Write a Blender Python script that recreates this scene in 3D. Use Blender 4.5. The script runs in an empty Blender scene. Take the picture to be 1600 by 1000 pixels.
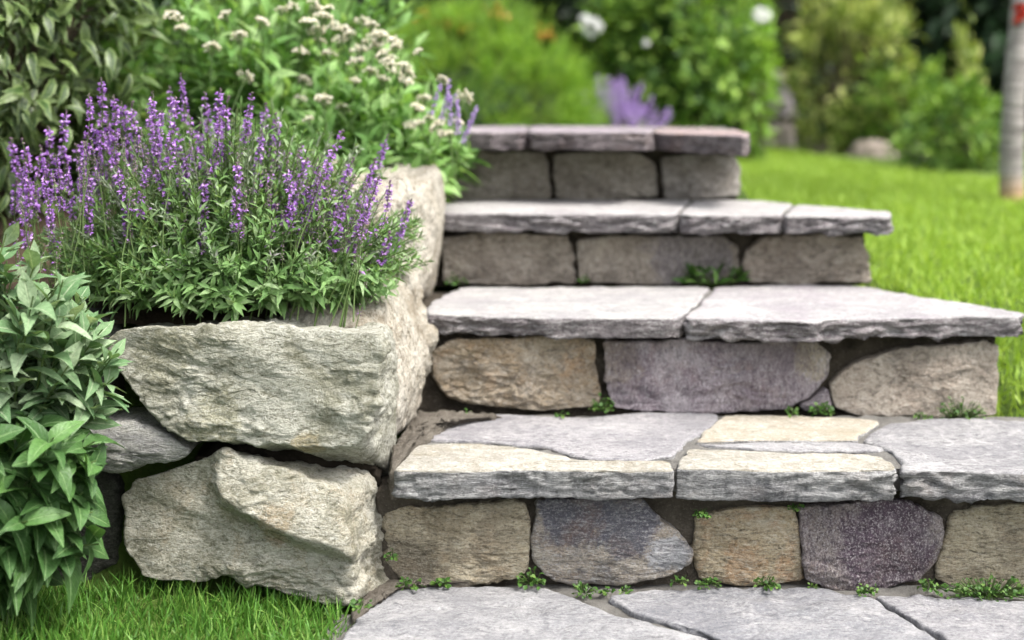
import bpy, math, random
import numpy as np

SC = bpy.context.scene
COL = SC.collection
R = math.radians
# ------------------------------------------------------------------ camera
CAM_H = 0.742
FPX = 2000.0            # focal length in photo pixels (1600 px wide)
HORIZON = 150.0
cam_d = bpy.data.cameras.new('camera')
cam = bpy.data.objects.new('camera', cam_d)
COL.objects.link(cam)
cam.location = (0, 0, CAM_H)
cam.rotation_euler = (R(90), 0, 0)
cam_d.sensor_width = 36.0
cam_d.lens = 45.0
cam_d.shift_y = -(500 - HORIZON) / 1600.0
cam_d.clip_start = 0.05
cam_d.clip_end = 400
cam_d.dof.use_dof = True
cam_d.dof.focus_distance = 1.89
cam_d.dof.aperture_fstop = 1.9
cam_d.dof.aperture_blades = 0
SC.camera = cam

# ------------------------------------------------------------------ light
SUN_EL, SUN_AZ = R(60), R(122)      # azimuth measured from +Y towards +X
world = bpy.data.worlds.new('World')
SC.world = world
world.use_nodes = True
wn = world.node_tree
bg = wn.nodes['Background']
sky = wn.nodes.new('ShaderNodeTexSky')
sky.sky_type = 'NISHITA'
sky.sun_disc = False
sky.sun_elevation = SUN_EL
sky.sun_rotation = SUN_AZ
sky.altitude = 0
sky.air_density = 1.0
sky.dust_density = 6.0
sky.ozone_density = 0.6
hsv = wn.nodes.new('ShaderNodeHueSaturation')      # overcast: a whiter sky
hsv.inputs['Saturation'].default_value = 0.35
wn.links.new(sky.outputs[0], hsv.inputs['Color'])
wn.links.new(hsv.outputs[0], bg.inputs['Color'])
bg.inputs['Strength'].default_value = 0.15
sun_d = bpy.data.lights.new('sun', 'SUN')
sun_d.energy = 1.5
sun_d.angle = R(14)
sun_d.color = (1.0, 0.95, 0.88)
sun = bpy.data.objects.new('sun', sun_d)
COL.objects.link(sun)
from mathutils import Vector
sdir = Vector((math.sin(SUN_AZ) * math.cos(SUN_EL), math.cos(SUN_AZ) * math.cos(SUN_EL), math.sin(SUN_EL)))
sun.rotation_euler = sdir.to_track_quat('Z', 'Y').to_euler()
sun.location = sdir * 30
SC.view_settings.view_transform = 'Standard'
SC.view_settings.look = 'None'
SC.view_settings.exposure = 1.46
SC.view_settings.gamma = 1.0
SC.cycles.use_denoising = True
SC.cycles.max_bounces = 6
SC.cycles.diffuse_bounces = 4
SC.cycles.glossy_bounces = 2
SC.cycles.transmission_bounces = 4
SC.cycles.sample_clamp_indirect = 6

rng = np.random.default_rng(7)
random.seed(7)

# ------------------------------------------------------------------ unprojection helpers
def at(px, py, D):
    return np.array([(px - 800.0) / FPX * D, D, CAM_H - (py - HORIZON) / FPX * D])

def on_z(px, py, z):
    D = (CAM_H - z) * FPX / (py - HORIZON)
    return at(px, py, D)

# ------------------------------------------------------------------ numpy noise
def sstep(a, b, x):
    t = np.clip((x - a) / (b - a), 0, 1)
    return t * t * (3 - 2 * t)

def _hash(ix, iy, iz, seed):
    h = (ix * 374761393 + iy * 668265263 + iz * 2147483647 + seed * 1274126177) & 0xffffffff
    h = ((h ^ (h >> 13)) * 1274126177) & 0xffffffff
    h = ((h ^ (h >> 16)) * 2246822519) & 0xffffffff
    return h ^ (h >> 15)

_G = np.array([[1, 1, 0], [-1, 1, 0], [1, -1, 0], [-1, -1, 0], [1, 0, 1], [-1, 0, 1], [1, 0, -1], [-1, 0, -1],
               [0, 1, 1], [0, -1, 1], [0, 1, -1], [0, -1, -1], [1, 1, 0], [-1, 1, 0], [0, -1, 1], [0, -1, -1]], float)

def pn(p, seed=0):
    p = np.asarray(p, float)
    i = np.floor(p).astype(np.int64)
    f = p - i
    u = f * f * f * (f * (f * 6 - 15) + 10)
    out = 0
    for dx in (0, 1):
        for dy in (0, 1):
            for dz in (0, 1):
                g = _G[_hash(i[:, 0] + dx, i[:, 1] + dy, i[:, 2] + dz, seed) & 15]
                d = f - np.array([dx, dy, dz])
                w = (u[:, 0] if dx else 1 - u[:, 0]) * (u[:, 1] if dy else 1 - u[:, 1]) * (u[:, 2] if dz else 1 - u[:, 2])
                out = out + w * (g * d).sum(1)
    return out

def fbm(p, seed=0, octv=4, gain=0.5, lac=2.03):
    a, s, out = 1.0, 1.0, 0
    p = np.asarray(p, float)
    for k in range(octv):
        out = out + a * pn(p * s + k * 17.3, seed + k)
        a *= gain
        s *= lac
    return out

# ------------------------------------------------------------------ mesh building
def mesh_obj(name, V, faces, mats, parent=None, mi=None, uv=None, smooth=True, origin=None):
    """faces: list of int arrays (n,3) / (n,4). uv: per-vertex array. mi: list of arrays, one per faces entry."""
    V = np.asarray(V, np.float64)
    if origin is None:
        origin = V.mean(0)
    origin = np.asarray(origin, float)
    me = bpy.data.meshes.new(name)
    me.vertices.add(len(V))
    me.vertices.foreach_set('co', (V - origin).astype(np.float32).ravel())
    faces = [np.asarray(f, np.int32) for f in faces if len(f)]
    lv = np.concatenate([f.ravel() for f in faces])
    tot = np.concatenate([np.full(len(f), f.shape[1], np.int32) for f in faces])
    st = np.concatenate([[0], np.cumsum(tot)[:-1]]).astype(np.int32)
    me.loops.add(len(lv))
    me.loops.foreach_set('vertex_index', lv)
    me.polygons.add(len(tot))
    me.polygons.foreach_set('loop_start', st)
    if smooth:
        me.polygons.foreach_set('use_smooth', np.ones(len(tot), bool))
    if mi is not None:
        me.polygons.foreach_set('material_index', np.concatenate(mi).astype(np.int32))
    if uv is not None:
        l = me.uv_layers.new(name='UVMap')
        l.data.foreach_set('uv', np.asarray(uv, np.float32)[lv].ravel())
    me.update(calc_edges=True)
    for m in (mats if isinstance(mats, (list, tuple)) else [mats]):
        me.materials.append(m)
    o = bpy.data.objects.new(name, me)
    COL.objects.link(o)
    if parent is not None:
        o.parent = parent
        o.location = Vector(origin) - parent.location
    else:
        o.location = origin
    return o

def thing(name, loc, label, cat, group=None):
    o = bpy.data.objects.new(name, None)
    COL.objects.link(o)
    o.location = loc
    o.empty_display_size = 0.05
    return tag(o, label, cat, group)

def tag(o, label, cat, group=None):
    o['label'] = label
    o['category'] = cat
    if group:
        o['group'] = group
    return o

def kind(o, k):
    o['kind'] = k
    return o

# ------------------------------------------------------------------ materials
def _ramp(nt, fac, stops):
    r = nt.nodes.new('ShaderNodeValToRGB')
    e = r.color_ramp.elements
    while len(e) < len(stops):
        e.new(0.5)
    for k, (p, c) in enumerate(stops):
        e[k].position = p
        e[k].color = (c, c, c, 1) if not isinstance(c, tuple) else (*c, 1)
    nt.links.new(fac, r.inputs[0])
    return r.outputs[0]

def _mix(nt, fac, a, b, mode='MIX'):
    m = nt.nodes.new('ShaderNodeMix')
    m.data_type = 'RGBA'
    m.blend_type = mode
    for sock, v in ((m.inputs[0], fac), (m.inputs[6], a), (m.inputs[7], b)):
        if isinstance(v, (int, float)):
            sock.default_value = v
        elif isinstance(v, tuple):
            sock.default_value = (*v, 1)
        else:
            nt.links.new(v, sock)
    return m.outputs[2]

def _math(nt, op, a, b=None, clamp=False):
    m = nt.nodes.new('ShaderNodeMath')
    m.operation = op
    m.use_clamp = clamp
    for k, v in enumerate((a, b)):
        if v is None:
            continue
        if isinstance(v, (int, float)):
            m.inputs[k].default_value = v
        else:
            nt.links.new(v, m.inputs[k])
    return m.outputs[0]

def _noise(nt, vec, scale, detail=4, rough=0.55, dist=0.0):
    n = nt.nodes.new('ShaderNodeTexNoise')
    n.inputs['Scale'].default_value = scale
    n.inputs['Detail'].default_value = detail
    n.inputs['Roughness'].default_value = rough
    n.inputs['Distortion'].default_value = dist
    nt.links.new(vec, n.inputs['Vector'])
    return n.outputs[0]

def new_mat(name):
    m = bpy.data.materials.new(name)
    m.use_nodes = True
    nt = m.node_tree
    b = nt.nodes['Principled BSDF']
    return m, nt, b

_mcount = [0]
def stone_mat(name, base, alt, dark, light, rust=0.0, rust_col=(0.36, 0.17, 0.06), patches=(), stretch=(1, 1, 3.0), rot=(0, 0, 0),
              dark_amt=0.8, speck=0.35, bump=1.0, vein=0.0, fine=1.3, stain=0.45):
    """patches: (centre in object space, radius, colour, strength)"""
    _mcount[0] += 1
    m, nt, b = new_mat(name)
    tc = nt.nodes.new('ShaderNodeTexCoord')
    mp = nt.nodes.new('ShaderNodeMapping')
    mp.inputs['Location'].default_value = (_mcount[0] * 3.17, _mcount[0] * 1.31, _mcount[0] * 2.23)
    mp.inputs['Rotation'].default_value = rot
    mp.inputs['Scale'].default_value = stretch
    nt.links.new(tc.outputs['Object'], mp.inputs[0])
    mu = nt.nodes.new('ShaderNodeMapping')
    mu.inputs['Location'].default_value = (_mcount[0] * 1.17, _mcount[0] * 2.31, 0)
    nt.links.new(tc.outputs['Object'], mu.inputs[0])
    V, U = mp.outputs[0], mu.outputs[0]
    n1 = _noise(nt, V, 9, 5, 0.62, 0.5)
    col = _mix(nt, _ramp(nt, n1, [(0.38, 0.0), (0.62, 1.0)]), base, alt)
    for (c, rad, pc, stg) in patches:
        vm = nt.nodes.new('ShaderNodeVectorMath')
        vm.operation = 'DISTANCE'
        nt.links.new(tc.outputs['Object'], vm.inputs[0])
        vm.inputs[1].default_value = c
        dd = _math(nt, 'DIVIDE', vm.outputs['Value'], rad)
        nz = _noise(nt, U, 22, 9, 0.8, 0.5)
        dd = _math(nt, 'ADD', dd, _math(nt, 'MULTIPLY', _math(nt, 'SUBTRACT', nz, 0.5), 1.9))
        f = _ramp(nt, dd, [(0.78, stg), (0.98, 0.0)])
        col = _mix(nt, f, col, pc)
    if rust > 0:
        nr = _noise(nt, U, 13, 6, 0.7, 0.6)
        col = _mix(nt, _ramp(nt, nr, [(0.5, 0.0), (0.68, rust)]), col, rust_col)
    n2 = _noise(nt, V, 34, 8, 0.72, 0.9)
    col = _mix(nt, _ramp(nt, n2, [(0.34, dark_amt), (0.5, 0.0)]), col, dark)
    n2b = _noise(nt, V, 60, 6, 0.7, 0.4)
    col = _mix(nt, _ramp(nt, n2b, [(0.52, 0.0), (0.7, 0.55)]), col, light)
    nm = _noise(nt, V, 105, 5, 0.75, 0.3)
    col = _mix(nt, _ramp(nt, nm, [(0.36, 0.75), (0.47, 0.0)]), col, dark)
    col = _mix(nt, _ramp(nt, nm, [(0.55, 0.0), (0.66, 0.6)]), col, light)
    n3 = _noise(nt, U, 300, 4, 0.7)
    col = _mix(nt, _ramp(nt, n3, [(0.53, 0.0), (0.63, speck)]), col, light)
    col = _mix(nt, _ramp(nt, n3, [(0.36, speck), (0.47, 0.0)]), col, dark)
    if vein > 0:
        w = nt.nodes.new('ShaderNodeTexWave')
        w.inputs['Scale'].default_value = 5
        w.inputs['Distortion'].default_value = 9
        w.inputs['Detail'].default_value = 5
        w.inputs['Detail Scale'].default_value = 2.0
        nt.links.new(U, w.inputs['Vector'])
        vf = _math(nt, 'MULTIPLY', _ramp(nt, w.outputs['Fac'], [(0.93, 0.0), (1.0, vein)]), _ramp(nt, n1, [(0.42, 0.0), (0.6, 1.0)]))
        col = _mix(nt, vf, col, tuple(min(0.8, c * 1.5) for c in light))
    ns = _noise(nt, U, 5.5, 8, 0.7, 0.8)
    col = _mix(nt, _ramp(nt, ns, [(0.5, 0.0), (0.62, stain)]), col, tuple(d * 1.5 for d in dark))
    col = _mix(nt, _ramp(nt, ns, [(0.36, stain * 0.6), (0.45, 0.0)]), col, light)
    nt.links.new(col, b.inputs['Base Color'])
    b.inputs['Roughness'].default_value = 0.86
    b.inputs['Specular IOR Level'].default_value = 0.3
    h = _math(nt, 'ADD', _math(nt, 'MULTIPLY', n2, 1.0), _math(nt, 'MULTIPLY', n3, 0.22 * fine))
    h = _math(nt, 'ADD', h, _math(nt, 'MULTIPLY', n2b, 0.5))
    h = _math(nt, 'ADD', h, _math(nt, 'MULTIPLY', nm, 0.55))
    bp = nt.nodes.new('ShaderNodeBump')
    bp.inputs['Strength'].default_value = bump
    bp.inputs['Distance'].default_value = 0.008
    nt.links.new(h, bp.inputs['Height'])
    nt.links.new(bp.outputs[0], b.inputs['Normal'])
    return m

def soil_mat(name, c1, c2, c3, scale=60):
    m, nt, b = new_mat(name)
    tc = nt.nodes.new('ShaderNodeTexCoord')
    V = tc.outputs['Object']
    n1 = _noise(nt, V, scale * 0.25, 5, 0.6)
    n2 = _noise(nt, V, scale * 2.5, 6, 0.75)
    col = _mix(nt, _ramp(nt, n1, [(0.35, 0.0), (0.65, 1.0)]), c1, c2)
    col = _mix(nt, _ramp(nt, n2, [(0.55, 0.0), (0.72, 0.8)]), col, c3)
    col = _mix(nt, _ramp(nt, n2, [(0.3, 0.7), (0.42, 0.0)]), col, tuple(c * 0.4 for c in c1))
    nt.links.new(col, b.inputs['Base Color'])
    b.inputs['Roughness'].default_value = 0.95
    b.inputs['Specular IOR Level'].default_value = 0.15
    bp = nt.nodes.new('ShaderNodeBump')
    bp.inputs['Strength'].default_value = 0.9
    bp.inputs['Distance'].default_value = 0.01
    nt.links.new(n2, bp.inputs['Height'])
    nt.links.new(bp.outputs[0], b.inputs['Normal'])
    return m

def leaf_mat(name, c1, c2, c3=None, trans=0.3, rough=0.5, vein=0.0, vein_col=(0.3, 0.4, 0.2), spec=0.3, tcol=None, edge=None):
    m, nt, b = new_mat(name)
    g = nt.nodes.new('ShaderNodeNewGeometry')
    rnd = g.outputs['Random Per Island']
    stops = [(0.0, c1), (1.0, c2)] if c3 is None else [(0.0, c1), (0.6, c2), (1.0, c3)]
    col = _ramp(nt, rnd, stops)
    tc = nt.nodes.new('ShaderNodeTexCoord')
    nb = _noise(nt, tc.outputs['Object'], 7, 2)
    col = _mix(nt, _ramp(nt, nb, [(0.35, 0.35), (0.6, 0.0)]), col, tuple(c * 0.6 for c in c1))
    if vein > 0 or edge:
        uv = nt.nodes.new('ShaderNodeUVMap')
        sep = nt.nodes.new('ShaderNodeSeparateXYZ')
        nt.links.new(uv.outputs[0], sep.inputs[0])
        du = _math(nt, 'ABSOLUTE', _math(nt, 'SUBTRACT', sep.outputs[0], 0.5))
        if vein > 0:
            mid = _ramp(nt, du, [(0.02, vein), (0.06, 0.0)])
            sv = _math(nt, 'FRACT', _math(nt, 'SUBTRACT', _math(nt, 'MULTIPLY', sep.outputs[1], 7), _math(nt, 'MULTIPLY', du, 5)))
            sv = _ramp(nt, sv, [(0.0, vein * 0.5), (0.16, 0.0)])
            col = _mix(nt, _math(nt, 'MAXIMUM', mid, sv), col, vein_col)
            nf = _noise(nt, tc.outputs['Object'], 160, 3, 0.6)
            col = _mix(nt, _ramp(nt, nf, [(0.4, 0.3), (0.55, 0.0)]), col, tuple(c * 0.55 for c in c1))
            hb = _math(nt, 'SUBTRACT', nf, _math(nt, 'MULTIPLY', _math(nt, 'MAXIMUM', mid, sv), 1.2))
            bp = nt.nodes.new('ShaderNodeBump')
            bp.inputs['Strength'].default_value = 0.5
            bp.inputs['Distance'].default_value = 0.003
            nt.links.new(hb, bp.inputs['Height'])
            nt.links.new(bp.outputs[0], b.inputs['Normal'])
        if edge:
            col = _mix(nt, _ramp(nt, du, [(0.25, 0.0), (0.42, 0.9)]), col, edge)
    nt.links.new(col, b.inputs['Base Color'])
    b.inputs['Roughness'].default_value = rough
    b.inputs['Specular IOR Level'].default_value = spec
    if trans > 0:
        t = nt.nodes.new('ShaderNodeBsdfTranslucent')
        tm = _mix(nt, 1.0, col, tcol or (1.0, 1.0, 0.55), 'MULTIPLY')
        nt.links.new(tm, t.inputs[0])
        mx = nt.nodes.new('ShaderNodeMixShader')
        mx.inputs[0].default_value = trans
        nt.links.new(b.outputs[0], mx.inputs[1])
        nt.links.new(t.outputs[0], mx.inputs[2])
        nt.links.new(mx.outputs[0], nt.nodes['Material Output'].inputs[0])
    return m

# ------------------------------------------------------------------ rocks
def chaikin(P, r=0.22):
    out = []
    for i in range(len(P)):
        a, b = P[i], P[(i + 1) % len(P)]
        out += [a * (1 - r) + b * r, a * r + b * (1 - r)]
    return np.array(out)

def rock(name, front, back, mat, parent=None, N=200, bev=0.012, fr=26, sr=12, seed=0, rf=0.004, rs=0.006, freq=18, stretch=(1, 1, 2.2),
         wob=0.004, bulge=0.006, face_fn=None, terr=0.0, origin=None, round_=0.2, lip=0.0, edge_mat=None, facet=0.0, nfac=7):
    F = np.array(front, float)
    B = np.array(back, float)
    C = chaikin(np.concatenate([F, B], 1), round_)
    F, B = C[:, :3], C[:, 3:]
    seg = np.linalg.norm(np.roll(F, -1, 0) - F, axis=1)
    cum = np.concatenate([[0], np.cumsum(seg)])
    t = np.linspace(0, cum[-1], N, endpoint=False)
    Fc, Bc = np.vstack([F, F[:1]]), np.vstack([B, B[:1]])
    F = np.stack([np.interp(t, cum, Fc[:, k]) for k in range(3)], 1)
    B = np.stack([np.interp(t, cum, Bc[:, k]) for k in range(3)], 1)
    c, cb = F.mean(0), B.mean(0)
    e = np.roll(F, -1, 0) - F
    nrm = np.cross(F - c, e).sum(0)
    nrm /= np.linalg.norm(nrm)
    if np.dot(nrm, c - cb) < 0:
        nrm = -nrm
    rad = F - c
    r = np.linalg.norm(rad, axis=1, keepdims=True)
    w = fbm(F * 22, seed + 50, 4, 0.6)[:, None] * wob
    F = F + rad / r * w
    B = B + rad / r * w
    rad = F - c
    r = np.linalg.norm(rad, axis=1, keepdims=True)
    dv = B - F
    dl = np.linalg.norm(dv, axis=1, keepdims=True)
    d = dv / np.maximum(dl, 1e-6)
    bv = np.minimum(bev * (1 + 0.7 * fbm(F * 14, seed + 60, 3)[:, None]), np.minimum(0.5 * r, 0.6 * dl))
    rings, wf = [], []
    for m in range(1, fr + 1):
        s = m / fr
        rings.append(c + rad * (1 - bv / r) * s + nrm * bulge * (1 - s * s))
        wf.append(1.0)
    for j in range(1, 6):
        a = j / 5 * math.pi / 2
        rings.append(c + rad * (1 - bv * (1 - math.sin(a)) / r) + d * bv * (1 - math.cos(a)))
        wf.append(1 - 0.5 * j / 5)
    F2 = F + d * bv
    for j in range(1, sr + 1):
        tt = j / sr
        rings.append(F2 + (B - F2) * tt + rad / r * lip * math.sin(tt * math.pi))
        wf.append(0.0)
    for s in (0.93, 0.7, 0.35):
        rings.append(cb + (B - cb) * s)
        wf.append(0.0)
    nr = len(rings)
    V = np.vstack([[c + nrm * bulge], *rings, [cb]])
    wfa = np.concatenate([[1.0], np.repeat(wf, N), [0.0]])
    ids = 1 + np.arange(nr * N).reshape(nr, N)
    a, b_ = ids[:-1], ids[1:]
    Q = np.stack([a, np.roll(a, -1, 1), np.roll(b_, -1, 1), b_], -1).reshape(-1, 4)
    T1 = np.stack([np.zeros(N, int), np.roll(ids[0], -1), ids[0]], 1)
    T2 = np.stack([np.full(N, len(V) - 1), ids[-1], np.roll(ids[-1], -1)], 1)
    # outward orientation
    tri = V[Q]
    fn = np.cross(tri[:, 2] - tri[:, 0], tri[:, 3] - tri[:, 1])
    vol = (fn * (tri.mean(1) - V.mean(0))).sum()
    if vol < 0:
        Q, T1, T2 = Q[:, ::-1], T1[:, ::-1], T2[:, ::-1]
        fn = -fn
    if facet > 0:
        rg = np.random.default_rng(seed + 900)
        off = np.full(len(V), 9.0)
        for k in range(nfac):
            a = rg.normal(size=3)
            a -= nrm * (a @ nrm)
            a *= facet * rg.uniform(0.3, 1.0) / np.linalg.norm(a)
            q0 = c + rad[int(rg.integers(0, N))] * rg.uniform(0.1, 0.75)
            off = np.minimum(off, -((V - q0) @ a))
        off -= off[wfa > 0.9].mean()
        wt = np.concatenate([np.ones(fr + 5), (1 - np.arange(1, sr + 1) / sr) ** 1.5, np.zeros(3)])
        off = np.clip(off, -0.3 * dl.mean(), 0.3 * dl.mean())
        V = V + nrm * (off * np.concatenate([[1.0], np.repeat(wt, N), [0.0]]))[:, None]
        tri = V[Q]
        fn = np.cross(tri[:, 2] - tri[:, 0], tri[:, 3] - tri[:, 1])
    if face_fn is not None:
        wt = np.concatenate([np.ones(fr + 5), (1 - np.arange(1, sr + 1) / sr) ** 1.5, np.zeros(3)])
        V = V + nrm * (face_fn(V) * np.concatenate([[1.0], np.repeat(wt, N), [0.0]]))[:, None]
        tri = V[Q]
        fn = np.cross(tri[:, 2] - tri[:, 0], tri[:, 3] - tri[:, 1])
    vn = np.zeros_like(V)
    for k in range(4):
        np.add.at(vn, Q[:, k], fn)
    vn[0] = nrm
    vn[-1] = -nrm
    vn /= np.maximum(np.linalg.norm(vn, axis=1, keepdims=True), 1e-9)
    st = np.array(stretch)
    q = V * freq * st
    q = q + fbm(q * 0.7, seed + 5, 2)[:, None] * 0.5
    h = fbm(q, seed, 7, 0.62)
    rid = 1 - np.abs(fbm(q * 0.8 + 7.7, seed + 11, 4, 0.5)) * 2
    h = h * 0.8 + (rid - 0.6) * 0.45
    if terr > 0:
        k = 3.2
        g = fbm(V * freq * 0.55 * st + 3.3, seed + 21, 4, 0.5) * k
        fl = np.floor(g)
        x = np.clip((g - fl - 0.35) / 0.3, 0, 1)
        h = h * 0.6 + terr * ((fl + x * x * (3 - 2 * x)) / k)
    amp = (rf * wfa + rs * (1 - wfa)) * (0.35 + 1.15 * sstep(-0.25, 0.35, fbm(V * freq * 0.35 + 9.1, seed + 31, 3)))
    V = V + vn * (h * amp)[:, None]
    if edge_mat is None:
        return mesh_obj(name, V, [Q, T1, T2], mat, parent, origin=origin)
    ring = np.repeat(np.arange(nr - 1), N)
    return mesh_obj(name, V, [Q, T1, T2], [mat, edge_mat], parent, origin=origin,
                    mi=[(ring >= fr + 2).astype(int), np.zeros(N), np.ones(N)])

def riser(name, pix, D, mat, depth=0.14, parent=None, yaw=0.0, **kw):
    """pix: outline in photo pixels in the riser plane at distance D."""
    f = [at(x, y, D + yaw * (x - 1000)) for x, y in pix]
    b = [p * 1.0 + np.array([0, depth, 0]) for p in f]
    cf = np.mean(b, 0)
    cF = np.mean(f, 0)
    f = [cF + (p - cF) * [1.028, 1, 1.06] for p in f]
    b = [cf + (p - cf) * 0.9 for p in b]
    return rock(name, f, b, mat, parent, **kw)

def slab(name, pix, z, thick, mat, parent=None, **kw):
    f = [on_z(x, y, z(x) if callable(z) else z) for x, y in pix]
    b = [p + np.array([0, 0.004, -thick]) for p in f]
    kw.setdefault('bev', 0.006)
    kw.setdefault('rf', 0.0016)
    kw.setdefault('rs', 0.006)
    kw.setdefault('bulge', 0.0)
    kw.setdefault('sr', 12)
    kw.setdefault('freq', 22)
    kw.setdefault('stretch', (0.8, 0.8, 3.0))
    kw.setdefault('wob', 0.005)
    kw.setdefault('round_', 0.1)
    return rock(name, f, b, mat, parent, **kw)

# ------------------------------------------------------------------ leaves
PROF = {'lance': [0.10, 0.62, 1.0, 0.80, 0.42, 0.03], 'oval': [0.12, 0.85, 1.0, 0.92, 0.62, 0.05],
        'narrow': [0.25, 0.8, 1.0, 0.85, 0.5, 0.05], 'blade': [1.0, 0.95, 0.85, 0.66, 0.4, 0.03]}

def unit(a):
    return a / np.maximum(np.linalg.norm(a, axis=-1, keepdims=True), 1e-9)

def leaves(P, T, U, L, W, curl=0.25, fold=0.25, prof='lance', nseg=5, wave=0.0):
    P, T, U = np.asarray(P, float), unit(np.asarray(T, float)), np.asarray(U, float)
    M = len(P)
    L = np.broadcast_to(L, M).astype(float)
    W = np.broadcast_to(W, M).astype(float)
    curl = np.broadcast_to(curl, M).astype(float)
    S = unit(np.cross(T, U))
    N = unit(np.cross(S, T))
    v = np.linspace(0, 1, nseg + 1)
    pr = np.interp(v, np.linspace(0, 1, 6), PROF[prof])
    ctr = P[:, None] + T[:, None] * (L[:, None] * v * (1 - 0.25 * np.abs(curl)[:, None] * v))[..., None] - N[:, None] * (curl[:, None] * L[:, None] * v ** 2)[..., None]
    hw = (W[:, None] * 0.5 * pr)[..., None]
    lift = N[:, None] * hw * fold * 2
    wv = 0
    if wave > 0:
        wv = N[:, None] * (wave * W[:, None] * np.sin(v * 9 + rng.random((M, 1)) * 6))[..., None]
    left = ctr - S[:, None] * hw + lift + wv
    right = ctr + S[:, None] * hw + lift - wv
    V = np.stack([left, ctr, right], 2).reshape(-1, 3)
    uv = np.stack(np.broadcast_arrays(np.array([0, 0.5, 1.0])[None, None, :], v[None, :, None]), -1)
    uv = np.broadcast_to(uv, (M, nseg + 1, 3, 2)).reshape(-1, 2)
    base = (np.arange(M) * (nseg + 1) * 3)[:, None]
    q = []
    for s in range(nseg):
        a = s * 3
        q += [[a, a + 1, a + 4, a + 3], [a + 1, a + 2, a + 5, a + 4]]
    Q = (base[:, :, None] + np.array(q)[None]).reshape(-1, 4)
    return V, Q, uv

def tubes(paths, rad, sides=4):
    """paths (M,K,3); rad (M,) or (M,K). -> V, Q, uv"""
    paths = np.asarray(paths, float)
    M, K, _ = paths.shape
    rad = np.asarray(rad, float)
    if rad.ndim < 2:
        rad = np.broadcast_to(rad.reshape(-1, 1), (M, K))
    tg = unit(np.gradient(paths, axis=1))
    ref = np.where(np.abs(tg[..., 2:3]) > 0.9, np.array([1.0, 0, 0]), np.array([0, 0, 1.0]))
    s = unit(np.cross(tg, ref))
    n = np.cross(s, tg)
    a = np.arange(sides) / sides * 2 * math.pi
    V = paths[:, :, None] + rad[..., None, None] * (np.cos(a)[:, None] * s[:, :, None] + np.sin(a)[:, None] * n[:, :, None])
    ids = np.arange(M * K * sides).reshape(M, K, sides)
    A, Bq = ids[:, :-1], ids[:, 1:]
    Q = np.stack([A, np.roll(A, -1, 2), np.roll(Bq, -1, 2), Bq], -1).reshape(-1, 4)
    return V.reshape(-1, 3), Q, np.zeros((M * K * sides, 2))

_OV = np.array([[1, 0, 0], [-1, 0, 0], [0, 1, 0], [0, -1, 0], [0, 0, 1], [0, 0, -1]], float)
_OF = np.array([[0, 2, 4], [2, 1, 4], [1, 3, 4], [3, 0, 4], [2, 0, 5], [1, 2, 5], [3, 1, 5], [0, 3, 5]])
def beads(P, rad):
    """small rounded buds (octahedra)"""
    P = np.asarray(P, float)
    M = len(P)
    rad = np.broadcast_to(np.asarray(rad, float), M)
    V = (P[:, None] + _OV[None] * rad[:, None, None]).reshape(-1, 3)
    T = (np.arange(M)[:, None, None] * 6 + _OF[None]).reshape(-1, 3)
    return V, T, np.zeros((M * 6, 2))

class Geo:
    def __init__(s):
        s.V, s.F, s.M, s.uv, s.n = [], [], [], [], 0
    def add(s, g, mi=0):
        V, F, uv = g
        if len(V) == 0:
            return s
        s.V.append(V); s.F.append(F + s.n); s.M.append(np.full(len(F), mi)); s.uv.append(uv); s.n += len(V)
        return s
    def build(s, name, mats, parent=None, origin=None):
        return mesh_obj(name, np.vstack(s.V), s.F, mats, parent, mi=s.M, uv=np.vstack(s.uv), origin=origin)

def rdir(n, up=0.0):
    v = rng.normal(size=(n, 3))
    v[:, 2] += up
    return unit(v)

# ================================================================== STRUCTURE
def ground_z(x, y):
    x, y = np.asarray(x, float), np.asarray(y, float)
    lawn = np.interp(y, [-6, 1.5, 1.95, 2.25, 2.62, 3.0, 4.2, 8, 40], [-0.10, -0.025, -0.01, 0.155, 0.315, 0.375, 0.425, 0.45, 0.9])
    inner = np.interp(y, [-6, 1.5, 1.95, 2.0, 2.62, 2.95, 3.0, 4.0, 8, 40], [-0.10, -0.035, -0.035, -0.02, 0.10, 0.2, 0.58, 0.60, 0.58, 0.9])
    bed = np.interp(y, [-6, 1.5, 1.98, 2.02, 2.3, 2.8, 3.2, 8, 40], [-0.10, -0.02, 0.0, 0.36, 0.42, 0.54, 0.58, 0.60, 0.9])
    w_r = sstep(0.50, 0.66, x - np.interp(y, [1.9, 2.25, 2.62, 2.92, 4], [0.6, 0.32, 0.20, -0.01, -0.05]))
    w_l = sstep(0.22, 0.26, -x)
    z = inner * (1 - w_r) + lawn * w_r
    z = z * (1 - w_l) + bed * w_l
    return z + 0.012 * pn(np.stack([x * 1.3, y * 1.3, x * 0], -1).reshape(-1, 3), 3).reshape(x.shape) * np.clip(np.abs(y - 2) * 2, 0, 1)

m_ground = soil_mat('lawn_soil', (0.05, 0.085, 0.018), (0.085, 0.14, 0.025), (0.09, 0.1, 0.03), 20)
ax = np.concatenate([np.linspace(-60, -4, 15), np.linspace(-3.5, 4.5, 161), np.linspace(5, 60, 15)])
ay = np.concatenate([np.linspace(-12, 0.8, 12), np.linspace(1.0, 5, 121), np.linspace(5.2, 12, 30), np.linspace(14, 120, 12)])
GX, GY = np.meshgrid(ax, ay)
GV = np.stack([GX, GY, ground_z(GX, GY)], -1).reshape(-1, 3)
gi = np.arange(GV.shape[0]).reshape(GX.shape)
GQ = np.stack([gi[:-1, :-1], gi[:-1, 1:], gi[1:, 1:], gi[1:, :-1]], -1).reshape(-1, 4)
kind(mesh_obj('ground', GV, [GQ], m_ground, origin=(0, 0, 0)), 'structure')

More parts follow.
